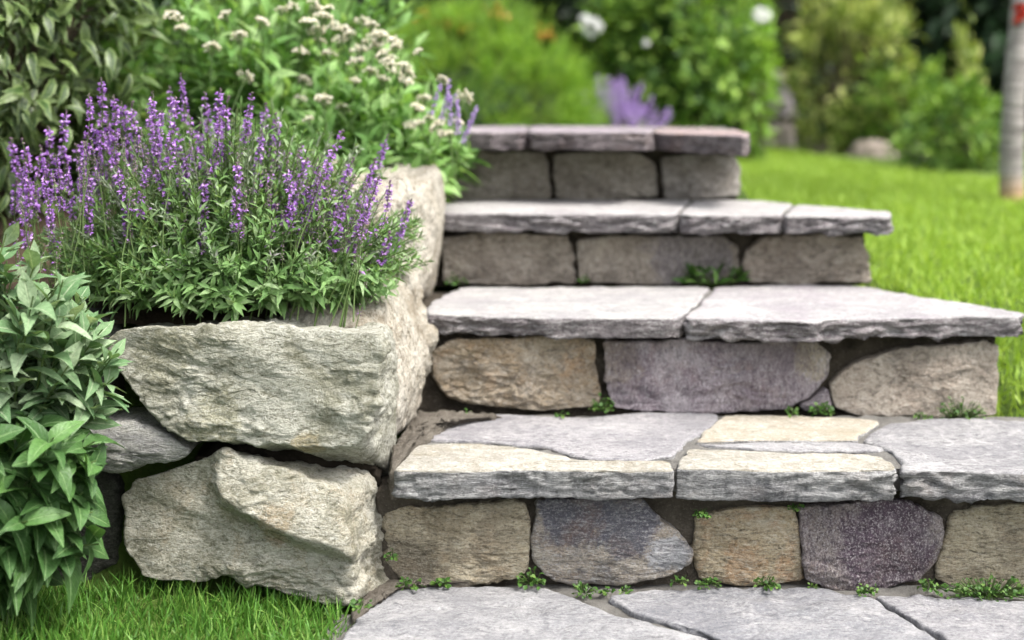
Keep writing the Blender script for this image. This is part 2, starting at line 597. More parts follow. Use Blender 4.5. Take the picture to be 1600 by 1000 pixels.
# bed soil, just above the ground sheet
m_soil = soil_mat('bed_soil', (0.045, 0.032, 0.02), (0.075, 0.055, 0.035), (0.14, 0.11, 0.08), 50)
bx, by = np.meshgrid(np.linspace(-2.6, -0.2, 90), np.linspace(2.03, 4.4, 90))
BV = np.stack([bx, by, ground_z(bx, by) + 0.012 + 0.012 * fbm(np.stack([bx * 14, by * 14, bx * 0], -1).reshape(-1, 3), 9, 4).reshape(bx.shape)], -1).reshape(-1, 3)
bi = np.arange(8100).reshape(90, 90)
BQ = np.stack([bi[:-1, :-1], bi[:-1, 1:], bi[1:, 1:], bi[1:, :-1]], -1).reshape(-1, 4)
kind(mesh_obj('bed_soil', BV, [BQ], m_soil, origin=(-1, 2, 0)), 'structure')

# ------------------------------------------------------------------ stone colours
m_mortar = soil_mat('mortar', (0.05, 0.041, 0.031), (0.10, 0.085, 0.066), (0.24, 0.21, 0.17), 90)
m_mortar_front = soil_mat('mortar', (0.07, 0.06, 0.047), (0.135, 0.117, 0.093), (0.27, 0.24, 0.2), 90)
m_joint = soil_mat('joint_mortar', (0.17, 0.163, 0.15), (0.24, 0.232, 0.215), (0.33, 0.32, 0.3), 110)
m_dark = soil_mat('dark_earth', (0.02, 0.016, 0.012), (0.035, 0.028, 0.02), (0.06, 0.05, 0.04), 60)

def loc(px, py, D, o):
    return tuple(at(px, py, D) - np.asarray(o))

TAN = dict(base=(0.43, 0.365, 0.255), alt=(0.54, 0.475, 0.345), dark=(0.07, 0.06, 0.042), light=(0.68, 0.64, 0.53))
GRY = dict(base=(0.25, 0.25, 0.265), alt=(0.35, 0.345, 0.34), dark=(0.08, 0.08, 0.09), light=(0.58, 0.58, 0.58))
SLB = dict(base=(0.205, 0.203, 0.21), alt=(0.28, 0.276, 0.275), dark=(0.08, 0.078, 0.086), light=(0.40, 0.395, 0.39))
CRM = dict(base=(0.36, 0.325, 0.25), alt=(0.42, 0.39, 0.32), dark=(0.16, 0.14, 0.10), light=(0.52, 0.5, 0.45))
PUR = dict(base=(0.23, 0.19, 0.21), alt=(0.33, 0.295, 0.31), dark=(0.07, 0.055, 0.07), light=(0.58, 0.55, 0.56))
BRN = dict(base=(0.36, 0.30, 0.245), alt=(0.45, 0.395, 0.33), dark=(0.09, 0.075, 0.06), light=(0.56, 0.52, 0.46))

# ================================================================== STEPS
def step(label, D, ztop, mortar_px, mortar_back, top_px, thick):
    t = thing('stone_step', (0.3, D, max(0, ztop - 0.18)), label, 'step', 'steps of the stone stairway')
    f = [at(x, y, D + (0.014 if D < 2 else 0.028)) for x, y in mortar_px]
    b = [p + np.array([0, mortar_back, 0]) for p in f]
    rock('mortar', f, b, m_mortar_front if D < 2 else m_mortar, t, N=260, bev=0.004, fr=30, sr=4, seed=int(D * 100), rf=0.008, rs=0.004, freq=26, stretch=(1, 1, 1), wob=0.0, bulge=0.0, round_=0.04)
    if top_px:
        f = [on_z(x, y, ztop - 0.005) for x, y in top_px]
        b = [p + np.array([0, 0, -thick * 0.6]) for p in f]
        rock('mortar', f, b, m_joint, t, N=220, bev=0.003, fr=24, sr=3, seed=int(D * 90), rf=0.004, rs=0.003, freq=30, stretch=(1, 1, 1), wob=0.002, bulge=0.0, round_=0.05)
    return t

# ---- lowest step
D1, Z1 = 1.945, 0.186
s1 = step('lowest and nearest stone step, cream and grey slabs over tan and purple riser stones', D1, Z1,
          [(585, 760), (1950, 762), (1950, 945), (600, 925)], 0.28,
          [(640, 722), (690, 664), (780, 650), (1950, 652), (2020, 730), (1300, 731), (1050, 731), (700, 730)], 0.06)
RK = dict(N=260, fr=38, sr=8, bev=0.006, rf=0.0055, rs=0.005, freq=20, wob=0.004, terr=0.7, round_=0.05, bulge=0.001, facet=0.16, nfac=7)
o = at(714, 850, D1)
m = stone_mat('tan_riser', **TAN, patches=[(loc(640, 890, D1, o), 0.05, (0.14, 0.125, 0.1), 0.6), (loc(700, 800, D1, o), 0.05, (0.36, 0.29, 0.18), 0.5)], rust=0.25, rot=(0, R(-12), 0))
riser('riser_stone', [(602, 806), (640, 798), (700, 797), (760, 788), (800, 784), (822, 792), (827, 850), (824, 885), (812, 903), (760, 910), (700, 914), (630, 912), (602, 880)], D1, m, parent=s1, seed=1, **RK)
o = at(955, 850, D1)
m = stone_mat('blue_grey_riser', **dict(GRY, base=(0.32, 0.27, 0.21), alt=(0.40, 0.36, 0.30)), rust=0.3,
              patches=[(loc(905, 805, D1, o), 0.06, (0.07, 0.072, 0.105), 0.9), (loc(985, 820, D1, o), 0.062, (0.085, 0.087, 0.12), 0.9), (loc(955, 900, D1, o), 0.03, (0.13, 0.115, 0.10), 0.6), (loc(1050, 862, D1, o), 0.042, (0.42, 0.43, 0.46), 0.85)], rot=(0, R(14), 0))
r_ = riser('riser_stone', [(846, 786), (900, 780), (960, 780), (1002, 786), (1030, 815), (1052, 828), (1082, 866), (1080, 884), (1035, 903), (960, 916), (890, 918), (850, 900), (834, 880), (831, 845), (838, 800)], D1 - 0.012, m, parent=s1, seed=2, **RK)
r_['label'] = 'blue grey riser stone with tan lower half'
o = at(1170, 855, D1)
m = stone_mat('rusty_riser', **dict(TAN, base=(0.45, 0.36, 0.23), alt=(0.54, 0.46, 0.32)), rust=0.75, rust_col=(0.42, 0.17, 0.05), patches=[(loc(1160, 880, D1, o), 0.042, (0.44, 0.22, 0.09), 0.5), (loc(1225, 900, D1, o), 0.02, (0.4, 0.17, 0.07), 0.5)], rot=(0, R(10), 0))
riser('riser_stone', [(1089, 815), (1120, 802), (1180, 797), (1242, 798), (1248, 830), (1253, 865), (1257, 905), (1220, 914), (1150, 913), (1095, 904), (1085, 880), (1085, 845)], D1, m, parent=s1, seed=3, **RK)
o = at(1365, 855, D1)
m = stone_mat('purple_riser', **dict(PUR, base=(0.24, 0.21, 0.19), alt=(0.27, 0.23, 0.22), light=(0.42, 0.39, 0.4)), speck=0.95,
              patches=[(loc(1390, 850, D1, o), 0.082, (0.078, 0.05, 0.075), 0.95), (loc(1420, 820, D1, o), 0.05, (0.085, 0.055, 0.08), 0.9), (loc(1400, 885, D1, o), 0.05, (0.1, 0.075, 0.09), 0.8)], stretch=(2.5, 1, 1.2), rust=0.15)
r_ = riser('riser_stone', [(1253, 800), (1300, 790), (1400, 785), (1445, 795), (1472, 815), (1477, 840), (1464, 885), (1440, 912), (1380, 924), (1300, 922), (1264, 908), (1258, 860)], D1 - 0.01, m, parent=s1, seed=4, **RK)
r_['label'] = 'dark purple riser stone speckled with white'
m = stone_mat('tan_riser', **dict(TAN, base=(0.42, 0.365, 0.25)), rot=(0, R(16), 0), rust=0.2)
riser('riser_stone', [(1492, 806), (1540, 797), (1620, 795), (1700, 800), (1706, 895), (1640, 922), (1510, 926), (1466, 908), (1472, 870)], D1, m, parent=s1, seed=5, **RK)
m = stone_mat('tan_riser', **TAN)
riser('riser_stone', [(1722, 800), (1800, 793), (1920, 798), (1930, 920), (1800, 925), (1716, 922)], D1, m, parent=s1, seed=6, **RK)
# its tread
SK = dict(N=320, fr=22)
m = stone_mat('cream_tread', **CRM, stretch=(1, 1, 1), bump=0.5,
              patches=[(tuple(np.array([0, -0.05, -0.03])), 0.01, (0.3, 0.3, 0.32), 0.5)])
m_edge_a = stone_mat('cream_grey_tread', **dict(CRM, base=(0.255, 0.245, 0.215), alt=(0.32, 0.305, 0.265)), stretch=(0.8, 0.8, 3), bump=0.7)
EDG = dict(base=(0.205, 0.205, 0.215), alt=(0.30, 0.30, 0.295), dark=(0.07, 0.07, 0.075), light=(0.55, 0.55, 0.55))
m_split = stone_mat('split_grey_edge', **EDG, stretch=(0.8, 0.8, 3.5), bump=1.0, rust=0.12)
m_splitp = stone_mat('split_mauve_edge', **dict(EDG, base=(0.165, 0.145, 0.155), alt=(0.245, 0.22, 0.225), dark=(0.05, 0.042, 0.048)), stretch=(0.8, 0.8, 3.5), bump=1.0)
TS = dict(SK, rs=0.006, edge_mat=m_split)
slab('tread_slab', [(613, 735), (626, 716), (650, 693), (740, 692), (836, 700), (905, 719), (1000, 724), (1046, 720), (1052, 734), (960, 736), (800, 733), (700, 736)], Z1 + 0.002, 0.043, m_edge_a, s1, seed=11, **TS)
m = stone_mat('lilac_tread', **dict(SLB, base=(0.19, 0.185, 0.198), alt=(0.26, 0.252, 0.258)), stretch=(1, 2, 1), bump=0.4)
r_ = slab('tread_slab', [(662, 687), (700, 668), (722, 652), (780, 646), (900, 652), (1000, 644), (1124, 645), (1118, 662), (1074, 689), (1052, 712), (1000, 720), (915, 715), (845, 697), (745, 689)], Z1, 0.04, m, s1, seed=12, **TS)
r_['label'] = 'broad lilac grey tread slab'
m = stone_mat('warm_cream_tread', **dict(CRM, base=(0.265, 0.24, 0.19), alt=(0.31, 0.29, 0.245)), stretch=(1, 2, 1), bump=0.4, rust=0.12)
slab('tread_slab', [(1134, 647), (1250, 648), (1374, 656), (1368, 666), (1344, 680), (1338, 687), (1220, 686), (1084, 690), (1104, 668)], Z1 + 0.001, 0.04, m, s1, seed=13, **TS)
m = stone_mat('grey_tread', **SLB, stretch=(1, 2, 1), bump=0.4)
slab('tread_slab', [(1080, 694), (1220, 690), (1340, 691), (1384, 700), (1376, 704), (1254, 704), (1150, 699)], Z1 - 0.001, 0.04, m, s1, seed=14, **TS)
slab('tread_slab', [(1075, 701), (1150, 703), (1254, 708), (1376, 708), (1398, 727), (1400, 734), (1230, 736), (1059, 732), (1062, 718)], Z1 + 0.002, 0.047, m_edge_a, s1, seed=15, **TS)
m = stone_mat('grey_tread', **SLB, stretch=(0.8, 1.5, 2.5), bump=0.6, vein=0.3)
slab('tread_slab', [(1406, 735), (1412, 722), (1392, 704), (1350, 688), (1352, 681), (1378, 662), (1480, 652), (1600, 656), (1800, 656), (1960, 660), (2010, 735), (1700, 740), (1500, 737)], Z1, 0.045, m, s1, seed=16, N=360, fr=26, rs=0.006, edge_mat=m_split)

# ---- second step
D2, Z2 = 2.25, 0.3586
s2 = step('second stone step from the bottom, pale lilac slabs over a wide purple riser stone', D2, Z2,
          [(622, 500), (1556, 518), (1556, 654), (622, 650)], 0.33,
          [(690, 486), (720, 456), (1340, 452), (1560, 486), (1300, 490), (1000, 490)], 0.035)
m = stone_mat('orange_brown_riser', **dict(BRN, base=(0.3, 0.225, 0.14), alt=(0.36, 0.3, 0.22)), rust=0.5, rust_col=(0.4, 0.2, 0.07), stretch=(1, 1, 1.6))
riser('riser_stone', [(674, 552), (720, 534), (840, 528), (924, 534), (931, 580), (936, 618), (929, 636), (860, 641), (780, 638), (700, 620), (676, 592)], D2, m, parent=s2, seed=21, **RK)
o = at(1120, 590, D2)
m = stone_mat('lilac_riser', **dict(PUR, base=(0.225, 0.185, 0.21), alt=(0.3, 0.265, 0.285), light=(0.5, 0.48, 0.5)), stretch=(2.0, 1, 1), rot=(0, R(25), 0), rust=0.12, speck=0.4,
              patches=[(loc(1275, 565, D2, o), 0.045, (0.33, 0.29, 0.22), 0.9), (loc(970, 570, D2, o), 0.05, (0.3, 0.25, 0.19), 0.7), (loc(1200, 600, D2, o), 0.012, (0.42, 0.2, 0.06), 0.9)])
r_ = riser('riser_stone', [(948, 538), (1060, 534), (1180, 538), (1275, 536), (1296, 560), (1296, 585), (1272, 616), (1225, 640), (1100, 645), (965, 640), (950, 600)], D2 - 0.01, m, parent=s2, seed=22, **RK)
r_['label'] = 'wide purple riser stone with pale streaks'
m = stone_mat('brown_riser', **BRN, stretch=(1, 1, 1.4))
riser('riser_stone', [(1300, 602), (1340, 570), (1420, 548), (1540, 536), (1557, 545), (1561, 600), (1558, 648), (1450, 652), (1340, 648), (1306, 636)], D2, m, parent=s2, seed=23, **RK)
m = stone_mat('lilac_riser', **PUR)
riser('riser_stone', [(1246, 634), (1275, 620), (1296, 605), (1302, 640), (1262, 645)], D2 + 0.004, m, parent=s2, seed=24, N=90, fr=12, sr=6, bev=0.008, rf=0.003, wob=0.002)
m = stone_mat('pale_tread', **dict(SLB, base=(0.25, 0.245, 0.248), alt=(0.34, 0.333, 0.322), dark=(0.15, 0.14, 0.15), light=(0.5, 0.49, 0.47)), stretch=(0.9, 2, 3), bump=0.6)
m_pt = m
slab('tread_slab', [(664, 490), (668, 476), (692, 460), (722, 449), (900, 448), (1110, 447), (1095, 470), (1061, 497), (960, 497), (850, 496), (760, 494), (700, 492)], Z2, 0.036, m, s2, seed=25, **dict(SK, rs=0.007, edge_mat=m_splitp))
m = stone_mat('lilac_pale_tread', **dict(SLB, base=(0.245, 0.237, 0.243), alt=(0.335, 0.325, 0.32), dark=(0.15, 0.13, 0.15), light=(0.5, 0.49, 0.48)), stretch=(0.9, 2, 3), bump=0.6)
slab('tread_slab', [(1066, 497), (1100, 470), (1116, 447), (1250, 444), (1345, 447), (1430, 462), (1530, 476), (1604, 490), (1590, 496), (1500, 494), (1420, 497), (1290, 499), (1280, 503), (1180, 500)], Z2, 0.036, m, s2, seed=26, N=340, fr=26, rs=0.007, edge_mat=m_splitp)

# ---- third step
D3, Z3 = 2.62, 0.507
s3 = step('third stone step from the bottom, thin white topped slabs beside the lawn', D3, Z3,
          [(655, 345), (1352, 354), (1352, 448), (655, 448)], 0.28,
          [(700, 331), (720, 316), (1200, 318), (1360, 331), (1100, 333)], 0.035)
m = stone_mat('brown_grey_riser', **dict(BRN, base=(0.26, 0.22, 0.185)), stretch=(1, 1, 1.3))
riser('riser_stone', [(692, 372), (760, 364), (885, 371), (894, 400), (896, 440), (800, 446), (694, 443)], D3, m, parent=s3, seed=31, **RK)
o = at(1030, 405, D3)
m = stone_mat('grey_lilac_riser', **dict(BRN, base=(0.28, 0.24, 0.2)), stretch=(2, 1, 1), patches=[(loc(1080, 400, D3, o), 0.1, (0.2, 0.18, 0.2), 0.8)])
riser('riser_stone', [(905, 378), (1000, 369), (1130, 372), (1154, 390), (1158, 425), (1120, 441), (1000, 443), (908, 440)], D3, m, parent=s3, seed=32, **RK)
m = stone_mat('brown_grey_riser', **BRN, stretch=(1, 1, 1.3))
riser('riser_stone', [(1167, 392), (1200, 372), (1280, 367), (1345, 372), (1360, 400), (1358, 438), (1250, 446), (1172, 441), (1163, 415)], D3, m, parent=s3, seed=33, **RK)
m = stone_mat('white_tread', **dict(SLB, base=(0.265, 0.258, 0.26), alt=(0.35, 0.342, 0.334), dark=(0.16, 0.145, 0.15), light=(0.5, 0.49, 0.47)), stretch=(0.9, 2, 3), bump=0.6)
zf3 = lambda x: Z3 - 0.004 * max(0, (x - 1000) / 400.0)
TK3 = dict(N=240, fr=18, rs=0.007, edge_mat=m_splitp)
slab('tread_slab', [(685, 332), (692, 318), (720, 312), (880, 311), (1080, 312), (1070, 322), (1058, 335), (900, 334), (780, 334)], zf3, 0.037, m, s3, seed=34, **TK3)
m = stone_mat('white_tread', **dict(SLB, base=(0.265, 0.258, 0.26), alt=(0.35, 0.342, 0.334), dark=(0.16, 0.145, 0.15), light=(0.5, 0.49, 0.47)), stretch=(0.9, 2, 3), bump=0.6)
slab('tread_slab', [(1062, 336), (1074, 322), (1084, 312), (1190, 313), (1240, 318), (1228, 328), (1220, 337)], zf3, 0.037, m, s3, seed=35, **TK3)
m = stone_mat('white_tread', **dict(SLB, base=(0.265, 0.258, 0.26), alt=(0.35, 0.342, 0.334), dark=(0.16, 0.145, 0.15), light=(0.5, 0.49, 0.47)), stretch=(0.9, 2, 3), bump=0.6)
slab('tread_slab', [(1224, 337), (1232, 328), (1245, 319), (1320, 324), (1392, 330), (1394, 336), (1388, 339), (1300, 338)], zf3, 0.036, m, s3, seed=36, **TK3)

# ---- top step
D4, Z4 = 2.92, 0.664
s4 = step('topmost stone step, mauve slab edge over three square grey brown stones', D4, Z4,
          [(674, 226), (1150, 228), (1150, 314), (676, 314)], 0.36,
          [(700, 203), (705, 198), (1130, 199), (1150, 205), (900, 205)], 0.04)
m = stone_mat('grey_brown_riser', **dict(BRN, base=(0.28, 0.25, 0.205), alt=(0.34, 0.31, 0.265)), stretch=(1, 1, 1.2))
riser('riser_stone', [(678, 242), (740, 236), (852, 240), (859, 275), (857, 308), (760, 313), (682, 310)], D4, m, parent=s4, seed=41, **RK)
m = stone_mat('grey_brown_riser', **dict(BRN, base=(0.29, 0.26, 0.215), alt=(0.35, 0.325, 0.28)), stretch=(1, 1, 1.2))
riser('riser_stone', [(868, 243), (940, 238), (1003, 241), (1022, 258), (1027, 305), (950, 313), (870, 309)], D4, m, parent=s4, seed=42, **RK)
m = stone_mat('grey_brown_riser', **dict(BRN, base=(0.27, 0.25, 0.225), alt=(0.33, 0.31, 0.29)), stretch=(1, 1, 1.2))
riser('riser_stone', [(1035, 247), (1100, 242), (1148, 246), (1159, 265), (1156, 306), (1080, 311), (1038, 308)], D4, m, parent=s4, seed=43, **RK)
m_mauve = stone_mat('mauve_tread', **dict(PUR, base=(0.2, 0.17, 0.19), alt=(0.27, 0.235, 0.25), light=(0.4, 0.37, 0.38)), stretch=(0.8, 2, 3), bump=0.6)
m_splitd = stone_mat('dark_mauve_edge', **dict(EDG, base=(0.15, 0.125, 0.135), alt=(0.21, 0.18, 0.185), dark=(0.05, 0.04, 0.045), light=(0.34, 0.31, 0.32)), stretch=(0.8, 0.8, 3.5), rust=0.2)
TK4 = dict(N=240, fr=14, rs=0.006, edge_mat=m_splitd)
slab('tread_slab', [(690, 205), (698, 198), (760, 196.5), (826, 196.5), (821, 206), (760, 206)], Z4, 0.039, m_mauve, s4, seed=44, **TK4)
slab('tread_slab', [(824, 206), (829, 196.5), (930, 196.5), (1022, 197.5), (1019, 207), (920, 207)], Z4, 0.039, m_mauve, s4, seed=45, **TK4)
m = stone_mat('mauve_rusty_tread', **dict(PUR, base=(0.25, 0.19, 0.185), alt=(0.31, 0.25, 0.24), light=(0.42, 0.37, 0.35)), rust=0.4, stretch=(0.8, 2, 3), bump=0.6)
slab('tread_slab', [(1022, 207), (1025, 198), (1090, 199), (1150, 202), (1172, 208), (1168, 213), (1090, 210)], lambda x: Z4 - 0.004, 0.04, m, s4, seed=46, **TK4)

# ---- flagstones at the foot of the steps
kind(rock('path', [on_z(x, y, -0.006) for x, y in [(560, 905), (1950, 905), (2300, 1300), (300, 1300)]],
          [on_z(x, y, -0.006) + np.array([0, 0, -0.05]) for x, y in [(560, 905), (1950, 905), (2300, 1300), (300, 1300)]], m_joint, N=240, fr=30, sr=3, bev=0.004, rf=0.005, freq=30, stretch=(1, 1, 1), wob=0.004, bulge=0, seed=51), 'structure')
FK = dict(N=320, fr=30, rs=0.006, rf=0.0035, sr=5)
FLG = 'flagstones at the foot of the steps'
m = stone_mat('flagstone', **dict(SLB, base=(0.20, 0.202, 0.212), alt=(0.265, 0.265, 0.27), dark=(0.09, 0.09, 0.098)), stretch=(1, 2.4, 1), rot=(0, 0, R(15)), bump=0.6, vein=0.1)
o = slab('flagstone', [(612, 914), (700, 915), (800, 914), (868, 922), (890, 930), (960, 958), (1040, 978), (1110, 998), (1180, 1060), (1150, 1110), (800, 1130), (480, 1110), (510, 1030), (540, 985), (570, 945)], 0.004, 0.035, m, seed=52, **FK)
tag(o, 'pale grey flagstone meeting the grass at the corner boulder', 'flagstone', FLG)
m = stone_mat('flagstone', **dict(SLB, base=(0.175, 0.18, 0.195), alt=(0.235, 0.235, 0.245), dark=(0.08, 0.08, 0.09)), stretch=(1, 2.4, 1), rot=(0, 0, R(-30)), bump=0.6, vein=0.1)
o = slab('flagstone', [(945, 930), (1010, 921), (1150, 916), (1290, 919), (1352, 930), (1392, 952), (1440, 980), (1490, 1010), (1520, 1060), (1360, 1090), (1210, 1060), (1130, 1000), (1060, 976), (990, 956)], 0.003, 0.035, m, seed=53, **FK)
tag(o, 'blue grey flagstone with white veins below the purple riser stone', 'flagstone', FLG)
m = stone_mat('flagstone', **dict(SLB, base=(0.18, 0.18, 0.195), alt=(0.24, 0.237, 0.246), dark=(0.08, 0.08, 0.09)), stretch=(1, 2.4, 1), rot=(0, 0, R(10)), bump=0.6, vein=0.1)
o = slab('flagstone', [(1362, 929), (1450, 930), (1600, 938), (1800, 940), (1900, 945), (1960, 1010), (1980, 1090), (1600, 1090), (1535, 1050), (1490, 1004), (1440, 974), (1400, 951)], 0.004, 0.035, m, seed=54, **FK)
tag(o, 'grey flagstone beneath the clover patch at the bottom right', 'flagstone', FLG)

# ================================================================== RETAINING WALL BOULDERS
BG = 'boulders of the retaining wall'
BK = dict(N=360, fr=66, sr=40, bev=0.0045, rf=0.0075, rs=0.009, freq=15, terr=1.0, wob=0.006, stretch=(0.9, 1, 1.7), facet=0.07, nfac=6, round_=0.07)
GRN = dict(base=(0.39, 0.385, 0.315), alt=(0.50, 0.495, 0.43), dark=(0.10, 0.098, 0.06), light=(0.66, 0.655, 0.60))

def inpoly_soft(P, poly, soft):
    """signed distance (inside +) to polygon in x,z / soft, clipped 0..1"""
    x, z = P[:, 0], P[:, 2]
    poly = np.array(poly)
    inside = np.zeros(len(P), bool)
    dmin = np.full(len(P), 9.0)
    for i in range(len(poly)):
        a, b = poly[i], poly[(i + 1) % len(poly)]
        cond = ((a[1] > z) != (b[1] > z)) & (x < (b[0] - a[0]) * (z - a[1]) / (b[1] - a[1] + 1e-12) + a[0])
        inside ^= cond
        e = b - a
        t = np.clip(((x - a[0]) * e[0] + (z - a[1]) * e[1]) / (e @ e), 0, 1)
        dmin = np.minimum(dmin, np.hypot(x - a[0] - t * e[0], z - a[1] - t * e[1]))
    return np.clip(np.where(inside, dmin, -dmin) / soft * 0.5 + 0.5, 0, 1)

def fb(lst):
    return [at(x, y, d) for x, y, d in lst]

# upper boulder
f = fb([(166, 532, 1.93), (178, 516, 1.925), (250, 511, 1.90), (340, 510, 1.885), (450, 513, 1.87), (540, 517, 1.86), (594, 520, 1.855), (599, 527, 1.855), (593, 610, 1.852), (578, 662, 1.85), (564, 696, 1.85), (470, 701, 1.85), (350, 697, 1.86), (292, 690, 1.87), (250, 662, 1.885), (212, 620, 1.90), (176, 566, 1.92)])
b = fb([(215, 520, 2.16), (230, 505, 2.15), (280, 503, 2.13), (350, 502, 2.11), (450, 502, 2.09), (530, 502, 2.07), (604, 506, 2.06), (616, 520, 2.06), (618, 610, 2.06), (616, 680, 2.06), (612, 742, 2.05), (585, 742, 2.05), (420, 690, 2.09), (340, 670, 2.11), (290, 650, 2.13), (250, 610, 2.14), (220, 560, 2.15)])
def up_face(P):   # a chipped top edge leaning back and a slight ridge
    zt = 0.415 - P[:, 2]
    top = np.clip(1 - zt / 0.035, 0, 1)
    ridge = 0.012 * np.exp(-((P[:, 0] * 0.6 + P[:, 2] - 0.14) / 0.03) ** 2)
    return -0.010 * top ** 1.5 + 0.4 * ridge
o = np.mean(f, 0)
m = stone_mat('grey_green_boulder', **GRN, rot=(0, R(-14), 0), stretch=(1, 1.2, 2.0), bump=1.2, stain=0.7,
              patches=[(loc(330, 650, 1.86, o), 0.05, (0.22, 0.21, 0.11), 0.6), (loc(480, 700, 1.86, o), 0.03, (0.42, 0.33, 0.17), 0.7), (loc(250, 560, 1.9, o), 0.05, (0.25, 0.24, 0.15), 0.5)])
bo = rock('boulder', f, b, m, seed=61, face_fn=up_face, bulge=0.004, origin=o, **dict(BK, facet=0.02))
tag(bo, 'large grey green boulder directly under the lavender, upper of the corner stack', 'boulder', BG)

# lower boulder
f = fb([(182, 775, 1.92), (205, 750, 1.91), (260, 736, 1.90), (330, 712, 1.88), (350, 706, 1.875), (420, 727, 1.86), (528, 768, 1.845), (543, 800, 1.84), (548, 850, 1.838), (546, 950, 1.835), (500, 950, 1.842), (430, 934, 1.85), (360, 905, 1.86), (300, 917, 1.87), (215, 905, 1.895), (188, 860, 1.91)])
b = fb([(240, 770, 2.12), (250, 745, 2.12), (300, 725, 2.11), (380, 712, 2.10), (440, 705, 2.09), (520, 705, 2.07), (572, 712, 2.03), (592, 740, 2.0), (600, 800, 1.985), (606, 915, 1.97), (560, 935, 1.96), (460, 925, 2.0), (400, 905, 2.03), (330, 900, 2.05), (260, 890, 2.08), (240, 850, 2.1)])
lump = [at(x, y, 1.86)[[0, 2]] for x, y in [(332, 690), (325, 760), (345, 790), (400, 812), (470, 842), (554, 858), (556, 840), (556, 740), (420, 700)]]
def low_face(P):
    s = inpoly_soft(P, lump, 0.017)
    zl = np.interp(P[:, 0], [-0.45, -0.24], [0.12, 0.075])
    fade = np.clip((P[:, 2] - zl) / 0.10, 0, 1)
    return 0.044 * s * s * (3 - 2 * s) * (1 - 0.75 * fade) - 0.012
o = np.mean(f, 0)
m = stone_mat('grey_green_boulder', **dict(GRN, base=(0.40, 0.38, 0.30), alt=(0.51, 0.49, 0.41)), rot=(0, R(22), 0), stretch=(1, 1.2, 2.0), rust=0.4, rust_col=(0.36, 0.23, 0.1), bump=1.2, stain=0.7,
              patches=[(loc(440, 810, 1.86, o), 0.04, (0.33, 0.22, 0.1), 0.5), (loc(210, 860, 1.88, o), 0.05, (0.14, 0.14, 0.09), 0.5)])
bo = rock('boulder', f, b, m, seed=62, face_fn=low_face, bulge=0.006, origin=o, **dict(BK, facet=0.05))
tag(bo, 'large rusty streaked boulder resting in the grass, lower of the corner stack', 'boulder', BG)

# wedge between them
f = fb([(128, 690, 1.90), (140, 668, 1.90), (200, 658, 1.90), (240, 668, 1.895), (290, 698, 1.885), (298, 712, 1.885), (250, 728, 1.89), (172, 742, 1.90), (130, 735, 1.91), (100, 715, 1.92)])
b = [p + np.array([0.0, 0.2, 0.0]) for p in f]
m = stone_mat('wedge_stone', **dict(GRY, base=(0.3, 0.3, 0.27), alt=(0.39, 0.385, 0.35)), rot=(0, R(12), 0), stretch=(1, 1, 3.5))
bo = rock('boulder', f, b, m, seed=63, N=220, fr=30, sr=14, bev=0.01, rf=0.006, rs=0.006, freq=16, terr=0.8)
tag(bo, 'small flat grey wedge stone squeezed between the two corner boulders', 'boulder', BG)

# stones left of the corner, behind the leafy plant
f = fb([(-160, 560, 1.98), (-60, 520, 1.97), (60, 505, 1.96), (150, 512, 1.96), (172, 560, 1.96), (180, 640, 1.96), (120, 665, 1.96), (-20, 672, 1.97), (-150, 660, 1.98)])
bo = rock('boulder', f, [p + np.array([0, 0.2, 0]) for p in f], stone_mat('shade_darkened_boulder', **dict(GRY, base=(0.07, 0.07, 0.06), alt=(0.1, 0.1, 0.085), dark=(0.02, 0.02, 0.018), light=(0.2, 0.2, 0.18)), stretch=(1, 1, 2)), seed=64, N=200, fr=24, sr=8, rf=0.01, rs=0.01, freq=10)  # the plant's shade is painted into this near-black stone colour
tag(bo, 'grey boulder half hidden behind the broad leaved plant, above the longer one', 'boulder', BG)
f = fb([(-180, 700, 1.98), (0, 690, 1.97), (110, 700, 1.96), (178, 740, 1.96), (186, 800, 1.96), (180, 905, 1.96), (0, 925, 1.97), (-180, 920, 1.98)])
bo = rock('boulder', f, [p + np.array([0, 0.2, 0]) for p in f], stone_mat('shade_darkened_boulder', **dict(GRY, base=(0.045, 0.045, 0.04), alt=(0.07, 0.07, 0.06), dark=(0.015, 0.015, 0.012), light=(0.15, 0.15, 0.13)), stretch=(1, 1, 2)), seed=65, N=200, fr=24, sr=8, rf=0.01, rs=0.01, freq=10)  # darker still: shade low behind the leaves put into the colour
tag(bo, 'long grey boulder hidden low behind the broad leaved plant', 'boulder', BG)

# side stones running back along the steps: the visible face looks to the right (+X)
BEI = dict(base=(0.52, 0.465, 0.375), alt=(0.61, 0.57, 0.49), dark=(0.16, 0.13, 0.09), light=(0.72, 0.70, 0.64))
def side_stone(lst, depth, mat, label, seed, **kw):
    f = fb(lst)
    b = [p + np.array([-depth, 0.02, 0]) for p in f]
    k = dict(N=280, fr=40, sr=24, bev=0.016, rf=0.022, rs=0.022, freq=13, terr=1.0, stretch=(1.6, 1.6, 0.8), wob=0.01, bulge=0.01, facet=0.3, nfac=8, round_=0.12)
    k.update(kw)
    bo = rock('boulder', f, b, mat, seed=seed, **k)
    tag(bo, label, 'boulder', BG)
    return bo
m = stone_mat('beige_boulder', **BEI, stretch=(1.6, 1.6, 1), bump=1.3, stain=0.6)
side_stone([(598, 505, 2.02), (604, 478, 2.05), (630, 445, 2.14), (650, 420, 2.22), (666, 440, 2.275), (675, 520, 2.275), (673, 600, 2.27), (666, 645, 2.255), (646, 668, 2.17), (622, 698, 2.06), (608, 640, 2.02), (600, 560, 2.0)], 0.17, m,
           'beige boulder between the corner boulder and the second step', 66)
m = stone_mat('beige_boulder', **dict(BEI, base=(0.52, 0.47, 0.385)), stretch=(1.6, 1.6, 1), bump=1.3, stain=0.6, rust=0.15)
